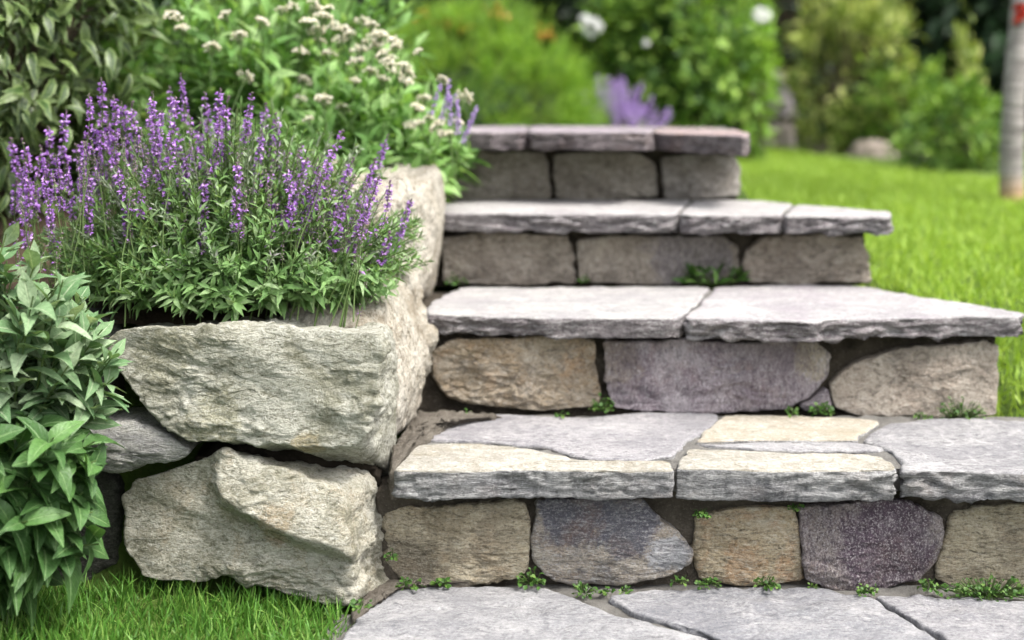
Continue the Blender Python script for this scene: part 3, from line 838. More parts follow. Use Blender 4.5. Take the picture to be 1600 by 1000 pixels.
side_stone([(640, 345, 2.28), (646, 310, 2.31), (660, 290, 2.4), (676, 262, 2.58), (684, 300, 2.66), (689, 380, 2.67), (690, 440, 2.66), (676, 465, 2.5), (668, 472, 2.35), (655, 440, 2.28), (646, 400, 2.27)], 0.26, m,
           'tall beige boulder beside the third step, second back from the corner', 67)
m = stone_mat('beige_boulder', **dict(BEI, base=(0.52, 0.47, 0.385)), stretch=(1.6, 1.6, 1), bump=1.3, stain=0.6)
side_stone([(660, 290, 2.62), (664, 252, 2.66), (672, 238, 2.8), (682, 240, 2.93), (686, 290, 2.94), (688, 330, 2.93), (684, 345, 2.8), (668, 345, 2.64)], 0.26, m,
           'pale boulder at the top of the retaining wall under the white flowers', 68)
m = stone_mat('beige_boulder', **dict(BEI, base=(0.52, 0.47, 0.385)), stretch=(1.6, 1.6, 1), bump=1.3, stain=0.6)
f = fb([(520, 335, 2.42), (535, 300, 2.42), (590, 288, 2.42), (640, 290, 2.41), (650, 330, 2.4), (640, 400, 2.4), (520, 400, 2.42)])
bo = rock('boulder', f, [p + np.array([0, 0.16, 0.035]) for p in f], m, seed=69, N=200, fr=26, sr=14, bev=0.02, rf=0.01, rs=0.01, freq=12)
tag(bo, 'sunlit cream boulder behind the tips of the lavender', 'boulder', BG)

# dark earth filling the wall behind the boulders
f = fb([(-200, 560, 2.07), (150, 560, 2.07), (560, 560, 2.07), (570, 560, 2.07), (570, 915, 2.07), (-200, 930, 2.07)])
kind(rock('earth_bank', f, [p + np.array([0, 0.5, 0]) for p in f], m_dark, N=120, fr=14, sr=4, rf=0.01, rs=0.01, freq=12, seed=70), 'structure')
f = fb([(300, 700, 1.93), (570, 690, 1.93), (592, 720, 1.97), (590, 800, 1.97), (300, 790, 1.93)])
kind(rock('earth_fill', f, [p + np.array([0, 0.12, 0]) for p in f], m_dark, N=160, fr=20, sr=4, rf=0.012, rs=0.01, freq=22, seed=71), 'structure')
# loose gravelly soil where wall and tread meet
m_grit = soil_mat('grit', (0.12, 0.105, 0.087), (0.20, 0.18, 0.15), (0.36, 0.33, 0.29), 110)
f = [on_z(x, y, Z1 + 0.004) for x, y in [(608, 728), (612, 700), (628, 670), (648, 644), (700, 641), (770, 645), (790, 650), (722, 657), (692, 670), (657, 692), (634, 712), (620, 730)]]
kind(rock('soil_strip', f, [p + np.array([0, 0, -0.05]) for p in f], m_grit, N=200, fr=20, sr=5, bev=0.012, rf=0.006, rs=0.004, freq=70, stretch=(1, 1, 1), bulge=0.012, seed=72), 'structure')
f = [on_z(x, y, 0.006) for x, y in [(545, 962), (560, 930), (592, 905), (640, 903), (760, 906), (620, 918), (590, 935), (565, 962)]]
kind(rock('soil_strip', f, [p + np.array([0, 0, -0.05]) for p in f], m_grit, N=160, fr=16, sr=5, bev=0.010, rf=0.005, rs=0.004, freq=70, stretch=(1, 1, 1), bulge=0.004, seed=73), 'structure')

# ================================================================== PLANTS
m_stem = leaf_mat('green_stem', (0.06, 0.11, 0.03), (0.11, 0.16, 0.05), trans=0.0)
m_twig = leaf_mat('brown_twig', (0.06, 0.045, 0.03), (0.1, 0.075, 0.05), trans=0.0, rough=0.8)
m_purple = leaf_mat('purple_petal', (0.30, 0.12, 0.50), (0.50, 0.26, 0.68), (0.70, 0.50, 0.82), trans=0.25, tcol=(1, 0.8, 1))
m_calyx = leaf_mat('dark_calyx', (0.10, 0.05, 0.10), (0.17, 0.10, 0.15), (0.20, 0.21, 0.13), trans=0.0)
m_spent = leaf_mat('spent_calyx', (0.20, 0.13, 0.18), (0.28, 0.20, 0.24), (0.24, 0.27, 0.18), trans=0.1)

def bezier(p0, p1, p2, K):
    t = np.linspace(0, 1, K)[None, :, None]
    return (1 - t) ** 2 * p0[:, None] + 2 * t * (1 - t) * p1[:, None] + t ** 2 * p2[:, None]

def stem_leaves(paths, pairs, t0, L0, L1, wr, ang, curl=(0.1, 0.4), fold=0.25, prof='lance', jit=0.25, nseg=5, wave=0.0, up=0.2):
    """opposite, decussate leaf pairs up each path"""
    M, K, _ = paths.shape
    tg = unit(np.gradient(paths, axis=1))
    P, T, U, L = [], [], [], []
    ref0 = unit(np.cross(tg[:, 0], rdir(M)))
    for j in range(pairs):
        t = t0 + (1 - t0) * (j + rng.random(M) * 0.5) / pairs
        x = t * (K - 1)
        i = np.clip(x.astype(int), 0, K - 2)
        fr_ = (x - i)[:, None]
        p = paths[np.arange(M), i] * (1 - fr_) + paths[np.arange(M), i + 1] * fr_
        d = tg[np.arange(M), i]
        s = unit(np.cross(d, ref0))
        q = np.cross(d, s)
        a = j * math.pi / 2 + rng.random(M) * 0.8
        side = np.cos(a)[:, None] * s + np.sin(a)[:, None] * q
        for sg in (1, -1):
            an = ang + rng.normal(size=M) * 0.2 - 0.35 * t
            dirn = np.cos(an)[:, None] * d + np.sin(an)[:, None] * side * sg + rng.normal(size=(M, 3)) * jit * 0.4
            P.append(p); T.append(dirn)
            U.append(unit(d + np.array([0, 0, up]) + rng.normal(size=(M, 3)) * jit))
            L.append((L0 + (L1 - L0) * t) * rng.uniform(0.7, 1.2, M))
    P, T, U, L = map(np.concatenate, (P, T, U, L))
    return leaves(P, T, U, L, L * wr * rng.uniform(0.8, 1.2, len(L)), rng.uniform(*curl, len(L)), fold, prof, nseg, wave)

def dome_paths(c, rx, ry, H, n, base_frac=0.5, K=7, zlo=0.5, flat=0.7, tilt=(0, 0), ground=None):
    a = rng.random(n) * 2 * math.pi
    rr = np.sqrt(rng.random(n))
    off = np.stack([np.cos(a) * rx * rr, np.sin(a) * ry * rr, np.zeros(n)], 1)
    p0 = np.array(c) + off * base_frac
    if ground is not None:
        p0[:, 2] = ground_z(p0[:, 0], p0[:, 1])
    p2 = np.array(c) + off + np.stack([np.full(n, tilt[0]), np.full(n, tilt[1]), H * (1 - flat * rr ** 2.5) * rng.uniform(zlo, 1, n)], 1)
    p1 = (p0 + p2) / 2
    p1[:, 2] = p0[:, 2] + (p2[:, 2] - p0[:, 2]) * 0.62
    p1[:, :2] = p0[:, :2] + (p2[:, :2] - p0[:, :2]) * 0.35
    return bezier(p0, p1, p2, K)

# ---- purple flowering clump
def spike_mesh(length, dens, spent=False):
    g = Geo()
    stem = 0.13
    nz = 9
    zz = np.linspace(-stem, length, nz)
    bend = rng.normal(0, 0.05, 2)
    axis = lambda z: np.stack([bend[0] * (z / length) ** 2 * length + 0.002 * np.sin(z * 60), bend[1] * (z / length) ** 2 * length, z], -1)
    g.add(tubes(axis(zz)[None], np.linspace(0.0013, 0.0006, nz)[None], 4), 0)
    wz = np.arange(0.0, length, 0.0062 if not spent else 0.0085)
    P, T, U, L, W, BP, BR = [], [], [], [], [], [], []
    for z in wz:
        u = z / length
        if rng.random() < (0.1 if not spent else 0.25):
            continue
        rr = (0.0088 - 0.0054 * u ** 1.3) * rng.uniform(0.75, 1.15)
        nf = int(dens * rng.uniform(0.7, 1.3))
        for a in rng.random(nf) * 2 * math.pi:
            d = np.array([math.cos(a), math.sin(a), rng.uniform(0.1, 0.9)])
            p = axis(np.array([z + rng.normal(0, 0.0016)]))[0]
            BP.append(p + d * rr * 0.45); BR.append(rng.uniform(0.0011, 0.0019))
            if u < 0.93 and rng.random() < (0.78 if not spent else 0.10):
                for k in range(2):
                    dd = d + rng.normal(0, 0.45, 3)
                    P.append(p + d * rr * 0.6); T.append(dd); U.append(rng.normal(size=3) + [0, 0, 1]); L.append(rng.uniform(0.0042, 0.0075)); W.append(rng.uniform(0.0034, 0.0058))
    g.add(beads(BP, np.array(BR)), 1)
    if P:
        g.add(leaves(P, T, U, np.array(L), np.array(W), 0.4, 0.3, 'oval', 2), 2)
    V = np.vstack(g.V)
    return g

SPIKE_M = [m_stem, m_calyx, m_purple]
SPENT_M = [m_stem, m_spent, m_purple]
_spk = {}
def spike_part(parent, name, pos, dirn, scale, spent=False, mats=None):
    key = ('s' if spent else 'f' if mats is None else 'p', int(rng.integers(0, 7)))
    o = None
    if key not in _spk:
        g = spike_mesh(rng.uniform(0.085, 0.125) if not spent else rng.uniform(0.06, 0.1), 7 if not spent else 5, spent)
        o = g.build(name, mats or (SPENT_M if spent else SPIKE_M), parent, origin=(0, 0, 0))
        _spk[key] = o
    else:
        o = _spk[key].copy()
        COL.objects.link(o)
        o.parent = parent
        o.name = name
    o.location = Vector(pos) - parent.location
    q = Vector(dirn).to_track_quat('Z', 'Y')
    e = q.to_euler()
    o.rotation_euler = e
    o.scale = (scale,) * 3
    return o

lav = thing('lavender_plant', (-0.44, 2.15, 0.42), 'bushy lavender with upright purple spikes growing above the big grey green boulder', 'lavender')
LC = (-0.465, 2.155, 0.405)
pts = dome_paths(LC, 0.335, 0.22, 0.335, 620, 0.55, 7, 0.45, 0.72)
m_lavleaf = leaf_mat('lavender_leaf', (0.11, 0.23, 0.065), (0.22, 0.38, 0.13), (0.38, 0.51, 0.28), trans=0.35, vein=0.35, vein_col=(0.3, 0.38, 0.2))
g = Geo()
g.add(stem_leaves(pts, 12, 0.2, 0.042, 0.019, 0.26, 1.0, (0.0, 0.35), 0.22, 'lance', 0.3, 4))
low = dome_paths((-0.45, 2.09, 0.405), 0.29, 0.12, 0.13, 300, 0.7, 6, 0.4, 0.6, tilt=(0, -0.02))
g.add(stem_leaves(low, 8, 0.15, 0.038, 0.026, 0.29, 1.1, (0.1, 0.5), 0.2, 'lance', 0.35, 4))
g.build('foliage', [m_lavleaf], lav)
shoots = dome_paths(LC, 0.33, 0.21, 0.335, 230, 0.55, 8, 0.6, 0.66)
m_shoot = leaf_mat('young_lavender_leaf', (0.19, 0.27, 0.15), (0.32, 0.40, 0.26), (0.36, 0.32, 0.36), trans=0.3)
gs = Geo().add(stem_leaves(shoots, 13, 0.4, 0.022, 0.012, 0.26, 0.9, (0.0, 0.3), 0.22, 'lance', 0.3, 2))
gs.add(tubes(shoots, np.full(len(shoots), 0.0009), 3))
gs.build('young_shoots', [m_shoot], lav)
Geo().add(tubes(pts, np.full(len(pts), 0.0011), 3)).build('stems', [m_stem], lav)
tops = [(158, 133), (141, 157), (102, 184), (75, 206), (14, 218), (192, 170), (211, 166), (243, 149), (267, 128), (290, 118), (322, 136), (342, 150), (360, 178), (394, 136), (415, 163), (435, 179),
        (474, 224), (298, 173), (253, 179), (537, 194), (613, 218), (545, 253), (588, 250), (620, 272), (545, 285), (592, 283), (642, 318), (221, 208), (278, 198), (120, 215), (40, 226), (60, 235), (30, 255),
        (165, 190), (175, 215), (130, 230), (150, 240), (88, 250), (240, 215), (205, 225), (262, 225), (315, 200), (345, 190), (348, 230), (385, 190), (400, 205), (412, 225), (440, 230), (455, 262), (480, 255),
        (500, 250), (510, 265), (490, 290), (520, 300), (20, 270), (70, 275), (110, 265), (45, 290), (140, 280), (190, 262), (225, 255), (250, 262), (300, 245), (320, 290), (432, 320), (235, 345), (75, 330), (160, 320),
        (578, 320), (565, 335), (600, 345), (620, 350), (470, 300), (370, 262), (355, 160), (334, 165), (275, 160), (235, 178), (180, 160), (148, 205)]
for (px, py) in tops:
    D = rng.uniform(2.04, 2.22)
    if py > 240:
        D = rng.uniform(1.99, 2.08) if py < 300 else rng.uniform(2.07, 2.12)
    lean = np.interp(px, [0, 150, 400, 520, 640], [-0.12, -0.03, 0.03, 0.28, 0.45]) + rng.normal(0, 0.06)
    dirn = np.array([lean, rng.normal(0, 0.12), 1.0])
    dirn /= np.linalg.norm(dirn)
    sc = rng.uniform(0.75, 1.1)
    p = at(px, py, D) - dirn * 0.105 * sc
    spike_part(lav, 'flower_spike', p, dirn, sc)
for k in range(98):
    px = rng.uniform(20, 600)
    yb = np.interp(px, [0, 150, 300, 450, 600], [300, 235, 225, 255, 340])
    py = yb + abs(rng.normal(0, 55)) - 30
    D = rng.uniform(2.0, 2.14) if py < 300 else rng.uniform(1.99, 2.03)
    lean = np.interp(px, [0, 150, 400, 640], [-0.15, -0.03, 0.05, 0.4]) + rng.normal(0, 0.13)
    dirn = unit(np.array([lean, rng.normal(0, 0.15), 1.0]))
    sc = rng.uniform(0.7, 1.05)
    spike_part(lav, 'seed_spike', at(px, py, D) - dirn * 0.08 * sc, dirn, sc, True)

# ---- broad leaved plants at the left
def tip_plant(name, label, cat, base, tips, pairs, L0, L1, wr, mat, ang=1.0, prof='oval', t0=0.5, droop=0.0, curl=(0.1, 0.5), wave=0.03, fold=0.22):
    t = thing(name, base, label, cat)
    tips = np.array(tips)
    n = len(tips)
    p0 = np.array(base) + np.stack([rng.normal(0, 0.06, n), rng.normal(0, 0.03, n), np.zeros(n)], 1)
    p1 = p0 * 0.35 + tips * 0.65
    p1[:, 2] = p0[:, 2] * 0.25 + tips[:, 2] * 0.75 + droop
    paths = bezier(p0, p1, tips, 8)
    Geo().add(stem_leaves(paths, pairs, t0, L0, L1, wr, ang, curl, fold, prof, 0.3, 6, wave, up=0.35)).build('foliage', [mat], t)
    Geo().add(tubes(paths, np.linspace(0.0022, 0.0011, 8)[None].repeat(n, 0), 5)).build('stems', [m_stem], t)
    return t
m_pale = leaf_mat('pale_broad_leaf', (0.10, 0.20, 0.085), (0.20, 0.31, 0.16), (0.42, 0.52, 0.35), trans=0.3, vein=0.7, vein_col=(0.40, 0.48, 0.32), rough=0.75, spec=0.15)
tips = []
for k in range(52):
    py = rng.uniform(360, 640)
    px = rng.uniform(-170, np.interp(py, [350, 450, 520, 640], [55, 122, 166, 148]))
    tips.append(at(px, py, rng.uniform(1.72, 1.92)))
tips += [at(x, y, 1.80) for x, y in [(10, 365), (60, 400), (95, 440), (160, 515), (178, 590), (150, 630), (185, 545), (120, 490), (90, 600), (20, 430), (60, 500), (95, 555), (170, 560)]]
tip_plant('leafy_plant', 'pale green broad leaved plant at the left of the lavender, taller of the two', 'plant', (-0.80, 1.86, 0.02), tips, 7, 0.105, 0.046, 0.44, m_pale, 1.0, 'lance', 0.45, wave=0.07, curl=(0.0, 0.75))
m_darkleaf = leaf_mat('deep_green_leaf', (0.045, 0.115, 0.03), (0.075, 0.165, 0.045), (0.11, 0.23, 0.06), trans=0.25, vein=0.7, vein_col=(0.2, 0.32, 0.13), rough=0.45, spec=0.4)
tips = []
for k in range(34):
    py = rng.uniform(650, 850)
    tips.append(at(rng.uniform(-170, np.interp(py, [650, 750, 850], [136, 140, 108])), py, rng.uniform(1.68, 1.90)))
tips += [at(x, y, 1.76) for x, y in [(115, 705), (150, 720), (130, 770), (30, 690), (60, 760), (20, 800), (100, 830), (145, 800), (150, 740), (148, 690), (155, 850), (120, 870), (60, 850)]]
tip_plant('leafy_plant', 'deep green oval leaved plant growing low beside the lower corner boulder', 'plant', (-0.80, 1.80, -0.02), tips, 6, 0.108, 0.052, 0.5, m_darkleaf, 1.15, 'oval', 0.4, droop=0.03, curl=(0.3, 0.8), wave=0.02)

# ---- white flowered bush on the bed
wf = thing('flowering_bush', (-0.5, 2.85, 0.56), 'lush green bush dotted with cream white flower clusters behind the lavender', 'flowering bush')
pts = dome_paths((-0.57, 2.88, 0.50), 0.50, 0.34, 0.66, 340, 0.5, 8, 0.35, 0.86)
pts2 = dome_paths((-0.34, 2.71, 0.50), 0.25, 0.25, 0.36, 230, 0.5, 8, 0.35, 0.75)
m_lush = leaf_mat('lush_leaf', (0.13, 0.28, 0.07), (0.25, 0.45, 0.13), (0.42, 0.60, 0.26), trans=0.4, vein=0.3, vein_col=(0.3, 0.42, 0.18), rough=0.5)
g = Geo()
g.add(stem_leaves(pts, 8, 0.3, 0.092, 0.06, 0.33, 0.95, (0.1, 0.5), 0.2, 'lance', 0.35, 4))
g.add(stem_leaves(pts2, 6, 0.25, 0.07, 0.05, 0.33, 0.95, (0.1, 0.5), 0.2, 'lance', 0.35, 4))
g.build('foliage', [m_lush], wf)
Geo().add(tubes(pts, np.full(len(pts), 0.0016), 3)).build('stems', [m_stem], wf)
m_cream = leaf_mat('cream_floret', (0.82, 0.77, 0.62), (0.88, 0.85, 0.74), (0.9, 0.88, 0.82), trans=0.45, tcol=(1, 1, 0.9), rough=0.7)
_fc = []
def flower_cluster(parent, pos, sc, name='flower_cluster'):
    if len(_fc) < 5:
        n = 34
        a, rr = rng.random(n) * 6.283, np.sqrt(rng.random(n)) * 0.030
        P = np.stack([np.cos(a) * rr, np.sin(a) * rr, 0.010 - 12 * rr ** 2 + rng.normal(0, 0.003, n)], 1)
        g = Geo().add(beads(P, rng.uniform(0.004, 0.0062, n)), 0)
        g.add(beads(P + rng.normal(0, 0.003, P.shape), rng.uniform(0.002, 0.004, n)), 0)
        st = bezier(np.tile([[0, 0, -0.035]], (n, 1)), P * [0.4, 0.4, 0] + [0, 0, -0.012], P, 4)
        g.add(tubes(st, np.full(n, 0.0006), 3), 1)
        g.add(tubes(np.array([[[0, 0, -0.035], [0.004, 0.002, -0.08], [0.01, 0.004, -0.14]]]), np.array([0.0015]), 4), 1)
        o = g.build(name, [m_cream, m_stem], parent, origin=(0, 0, 0))
        _fc.append(o)
    else:
        o = _fc[int(rng.integers(0, 5))].copy()
        COL.objects.link(o)
        o.parent = parent
    o.location = Vector(pos) - parent.location
    o.rotation_euler = (rng.normal(0.15, 0.25), rng.normal(0.1, 0.25), rng.random() * 6)
    o.scale = (sc, sc, sc)
fl = [(374, 53), (384, 115), (270, 22), (285, 40), (457, 6), (492, 6), (482, 30), (505, 22), (495, 45), (520, 36), (535, 42), (566, 29), (591, 51), (575, 61), (598, 80), (617, 70), (607, 96), (633, 99),
      (556, 93), (514, 80), (470, 77), (578, 107), (556, 122), (636, 123), (505, 152), (537, 166), (482, 182), (692, 122), (726, 146), (652, 163), (655, 189), (684, 192), (703, 205), (476, 122), (652, 77),
      (640, 192), (670, 180), (720, 150), (545, 50), (580, 35), (610, 88), (588, 68), (440, 12), (515, 8), (715, 186), (600, 120), (625, 108), (585, 50), (560, 75), (640, 110), (530, 60), (500, 60), (662, 150), (690, 205), (410, 30), (350, 20), (330, 70), (470, 150), (615, 60)]
for px, py in fl:
    flower_cluster(wf, at(px, py + 4, rng.uniform(2.44, 2.56) if px < 520 else rng.uniform(2.46, 2.62)), rng.uniform(0.36, 0.68))

m_lilac = leaf_mat('pale_lilac_petal', (0.48, 0.30, 0.72), (0.62, 0.46, 0.82), (0.75, 0.62, 0.88), trans=0.3, tcol=(1, 0.85, 1))
PALE_M = [m_stem, m_lilac, m_lilac]
sv = thing('salvia_plant', tuple(at(690, 240, 2.8)), 'small purple flowered stems poking through the white flowers by the top step', 'salvia')
for px, py in [(672, 132), (690, 140), (704, 150), (716, 164), (722, 178)]:
    spike_part(sv, 'flower_spike', at(px, py + 46, 2.45), unit(np.array([rng.normal(0.2, 0.2), 0, 1.0])), 0.65, mats=PALE_M)
pts = dome_paths(tuple(at(690, 262, 2.68)), 0.07, 0.06, 0.12, 26, 0.4, 6)
Geo().add(stem_leaves(pts, 5, 0.2, 0.045, 0.03, 0.35, 0.9, nseg=3)).build('foliage', [m_lush], sv)

# ---- generic shrub of leaf clumps
def shrub(name, label, cat, c, rad, n, L, wr, mat, clumps=40, spread=0.16, up=0.3, base=None, prof='lance', group=None, core=None, curl=(0.0, 0.5), shell=0.55, nseg=2, droop=0.0, dome=False, br=1.0):
    c, rad = np.array(c, float), np.array(rad, float)
    base = np.array([c[0], c[1], ground_z(c[0], c[1])]) if base is None else np.array(base, float)
    t = thing(name, base, label, cat, group)
    d = rdir(clumps)
    if dome:
        d[:, 2] = np.abs(d[:, 2])
    cc = d * (shell + (1 - shell) * rng.random((clumps, 1)) ** 0.6)
    k = rng.integers(0, clumps, n)
    sz = rng.uniform(0.6, 1.4, clumps)
    off = rng.normal(size=(n, 3)) * spread * sz[k][:, None]
    P = c + (cc[k] + off) * rad
    T = unit((cc[k] + off * 2.2) * rad) * 0.8 + rng.normal(size=(n, 3)) * 0.5 + [0, 0, up]
    U = rng.normal(size=(n, 3)) * 0.6 + [0, 0, 1.0]
    U = U + unit(cc[k]) * 0.6
    LL = L * rng.uniform(0.6, 1.3, n)
    g = Geo().add(leaves(P, T, U, LL, LL * wr, rng.uniform(*curl, n) + droop, 0.2, prof, nseg))
    g.build('foliage', [mat], t)
    if core is not None:
        a_ = np.arange(40) / 40 * 6.2832
        fr0 = np.stack([c[0] + np.cos(a_) * rad[0] * core, np.full(40, c[1]), c[2] + np.maximum(np.sin(a_) * rad[2] * core, -0.1 if dome else -9)], 1)
        rock('dark_core', fr0, fr0 + [0, rad[1] * 0.5, 0], m_darkgreen, t, N=90, fr=14, sr=6, bev=0.08, rf=0.05, rs=0.05, freq=7, bulge=rad[1] * core, wob=0.02, seed=len(name))  # solid dark core added to stand for shade between the leaf clumps
    tips = c + cc * rad * 0.95
    p0 = np.repeat(base[None], clumps, 0) + rng.normal(0, 0.02, (clumps, 3)) * [1, 1, 0]
    mid = (p0 + tips) / 2 + [0, 0, 0.1 * rad[2]]
    Geo().add(tubes(bezier(p0, mid, tips, 6), np.linspace(0.010, 0.003, 6)[None].repeat(clumps, 0) * (rad.max() / 0.6) * br, 4)).build('branches', [m_twig], t)
    return t

m_vari = leaf_mat('olive_cream_leaf', (0.015, 0.04, 0.012), (0.06, 0.125, 0.03), (0.22, 0.32, 0.10), rough=0.35, spec=0.5, trans=0.25, vein=0.3, vein_col=(0.25, 0.26, 0.1), edge=(0.20, 0.27, 0.10))
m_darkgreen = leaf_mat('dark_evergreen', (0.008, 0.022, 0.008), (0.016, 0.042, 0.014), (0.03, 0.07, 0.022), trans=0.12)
m_lime = leaf_mat('lime_needle', (0.07, 0.17, 0.015), (0.21, 0.40, 0.035), (0.46, 0.66, 0.09), trans=0.35)
m_mid = leaf_mat('mid_green_leaf', (0.035, 0.09, 0.015), (0.135, 0.27, 0.035), (0.42, 0.62, 0.12), trans=0.38)
m_yel = leaf_mat('yellow_green_leaf', (0.10, 0.17, 0.03), (0.33, 0.42, 0.09), (0.68, 0.70, 0.27), trans=0.35)
m_bright = leaf_mat('bright_leaf', (0.2, 0.38, 0.05), (0.32, 0.52, 0.09), trans=0.45)

shrub('variegated_shrub', 'dark shrub with drooping cream edged olive leaves in the upper left corner', 'shrub', at(-20, 40, 2.62), (0.30, 0.24, 0.40), 3600, 0.058, 0.34, m_vari, 110, 0.12, -0.1, nseg=4, curl=(0.2, 0.8))
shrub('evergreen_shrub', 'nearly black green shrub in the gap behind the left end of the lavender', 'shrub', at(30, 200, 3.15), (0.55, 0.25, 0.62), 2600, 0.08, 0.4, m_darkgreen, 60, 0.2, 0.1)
shrub('leafy_shrub', 'tall fresh green shrub rising behind the white flowered bush', 'shrub', at(240, -40, 3.75), (0.55, 0.4, 0.75), 3000, 0.1, 0.36, m_lush, 70, 0.16, 0.3)

# ---- rounded lime conifer
cen = at(735, 200, 5.1)
shrub('conifer_shrub', 'rounded lime green dwarf conifer behind the top step', 'conifer', cen + np.array([0, 0, -0.02]), (0.49, 0.42, 0.50), 17000, 0.055, 0.22, m_lime, 165, 0.07, 0.4, prof='narrow', dome=True, shell=0.86, nseg=1, br=0.2, core=0.52)
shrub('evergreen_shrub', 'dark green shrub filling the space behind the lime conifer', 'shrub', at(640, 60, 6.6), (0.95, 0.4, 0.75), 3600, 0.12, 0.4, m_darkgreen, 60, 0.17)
m_orange = leaf_mat('orange_petal', (0.55, 0.25, 0.05), (0.68, 0.36, 0.08), trans=0.2)
of = thing('orange_flowers', (-0.2, 5.75, 0.6), 'soft orange flowers showing above the lime conifer', 'flowers')
for px, py, n in [(648, 18, 6), (700, 34, 14), (725, 40, 12), (782, 20, 12), (858, 54, 18)]:
    c = at(px, py, 4.95)
    P = c + rng.normal(0, 1, (n, 3)) * [0.026, 0.03, 0.014]
    g = Geo().add(leaves(P, rdir(n), rdir(n, 1), 0.026, 0.02, 0.3, 0.3, 'oval', 2), 0)
    b0 = np.tile([c[0] * 0.8 - 0.05, 5.75, 0.58], (n, 1))
    g.add(tubes(bezier(b0, (b0 + P) / 2 + [0, 0, 0.1], P, 5), np.full(n, 0.003), 3), 1)
    g.build('flower_head', [m_orange, m_stem], of)

# ---- far lavender
fl_ = thing('lavender_plant', tuple(at(975, 208, 5.2)), 'out of focus lavender clump behind the top step, right of the lime conifer', 'lavender')
for k in range(85):
    px = rng.normal(970, 32)
    py = rng.uniform(112, 175) + abs(px - 945) * 0.45
    dirn = unit(np.array([(px - 965) / 90, rng.normal(0, 0.15), 1.0]))
    sc = rng.uniform(1.1, 1.6)
    spike_part(fl_, 'flower_spike', at(px, py, rng.uniform(5.1, 5.4)) - dirn * 0.10 * sc, dirn, sc, mats=PALE_M)
pts = dome_paths(tuple(at(975, 215, 5.25)), 0.13, 0.12, 0.09, 70, 0.5, 6)
Geo().add(stem_leaves(pts, 6, 0.2, 0.06, 0.04, 0.22, 0.9, nseg=2)).build('foliage', [leaf_mat('grey_lavender_leaf', (0.2, 0.22, 0.17), (0.28, 0.3, 0.26), trans=0.2)], fl_)

# ---- planting beyond the lawn
t = shrub('climbing_shrub', 'tall glossy green shrub with white roses behind the right end of the top step', 'shrub', at(1065, 85, 6.1), (0.40, 0.35, 0.62), 4600, 0.065, 0.5, m_mid, 62, 0.11, 0.1, prof='oval', core=0.7)
m_white = leaf_mat('white_petal', (0.75, 0.75, 0.74), (0.82, 0.82, 0.82), trans=0.2, tcol=(1, 1, 1))
for px, py, s in [(925, 42, 1.0), (1190, 24, 0.9), (912, 30, 0.5), (1010, 68, 0.35)]:
    c = at(px, py, 5.72)
    n = 26
    d = rdir(n, 0.2)
    Geo().add(leaves(c + d * 0.018 * s, d, rdir(n, 1), 0.035 * s, 0.04 * s, 0.6, 0.3, 'oval', 3)).build('white_rose', [m_white], t)
shrub('evergreen_shrub', 'deep green shrub between the far lavender and the roses', 'shrub', at(960, 40, 7.0), (0.5, 0.35, 0.8), 3000, 0.09, 0.45, m_darkgreen, 60, 0.16, 0.1)
shrub('slender_shrub', 'slim bright green plant with pale tips beside the stone pillar', 'shrub', at(1178, 110, 6.0), (0.07, 0.07, 0.36), 420, 0.07, 0.35, m_bright, 22, 0.3, 0.5)
m_pil = stone_mat('lilac_tan_rock', (0.34, 0.30, 0.29), (0.42, 0.36, 0.3), (0.16, 0.14, 0.14), (0.5, 0.46, 0.42), patches=[((0, -0.1, 0.15), 0.2, (0.36, 0.33, 0.38), 0.8)])
f = fb([(1178, 175, 7.4), (1184, 120, 7.4), (1205, 104, 7.4), (1228, 112, 7.4), (1240, 160, 7.4), (1243, 250, 7.4), (1176, 250, 7.4)])
o = rock('standing_stone', f, [p + np.array([0, 0.25, 0]) for p in f], m_pil, seed=81, N=160, fr=20, sr=10, bev=0.05, rf=0.03, rs=0.03, freq=5)
tag(o, 'upright lilac grey stone among the shrubs at the end of the lawn', 'stone')
for i, (x0, x1, y0, y1, D, lab) in enumerate([(1335, 1410, 218, 262, 6.3, 'rounded brown grey rock at the lawn edge below the yellow green shrub'), (1422, 1452, 226, 270, 5.9, 'small pale rock at the lawn edge, right of the rounded rock'), (1262, 1300, 218, 252, 6.9, 'small shaded rock at the lawn edge left of the rounded rock')]):
    f = fb([(x0, y1, D), (x0 + 4, (y0 + y1) / 2, D), ((x0 * 2 + x1) / 3, y0 + 3, D), ((x0 + x1 * 2) / 3, y0, D), (x1 - 3, (y0 + y1) / 2, D), (x1, y1, D)])
    o = rock('rock', f, [p + np.array([0, 0.2, 0]) for p in f], stone_mat('border_rock', (0.27, 0.22, 0.18), (0.35, 0.29, 0.25), (0.1, 0.09, 0.08), (0.45, 0.4, 0.36)), seed=82 + i, N=120, fr=14, sr=8, bev=0.05, rf=0.02, rs=0.02, freq=6)
    tag(o, lab, 'rock', 'rocks edging the lawn')
shrub('golden_shrub', 'airy yellow green shrub standing beyond the lawn, right of the upright stone', 'shrub', at(1325, 110, 6.7), (0.32, 0.28, 0.46), 2000, 0.055, 0.42, m_yel, 44, 0.105, 0.3)
shrub('golden_shrub', 'wispy yellow topped shrub reaching the top edge, above the airy shrub', 'shrub', at(1335, 0, 6.95), (0.28, 0.22, 0.34), 900, 0.06, 0.36, m_yel, 24, 0.12, 0.6)
shrub('border_shrub', 'green shrub with paler tips at the lawn edge beside the tree trunk', 'shrub', at(1500, 215, 5.4), (0.22, 0.24, 0.24), 1700, 0.05, 0.4, m_mid, 36, 0.15, 0.4)
shrub('golden_shrub', 'thin yellow green sprig rising over the green border shrub', 'shrub', at(1508, 160, 5.5), (0.06, 0.08, 0.3), 300, 0.05, 0.36, m_yel, 16, 0.25, 0.6)
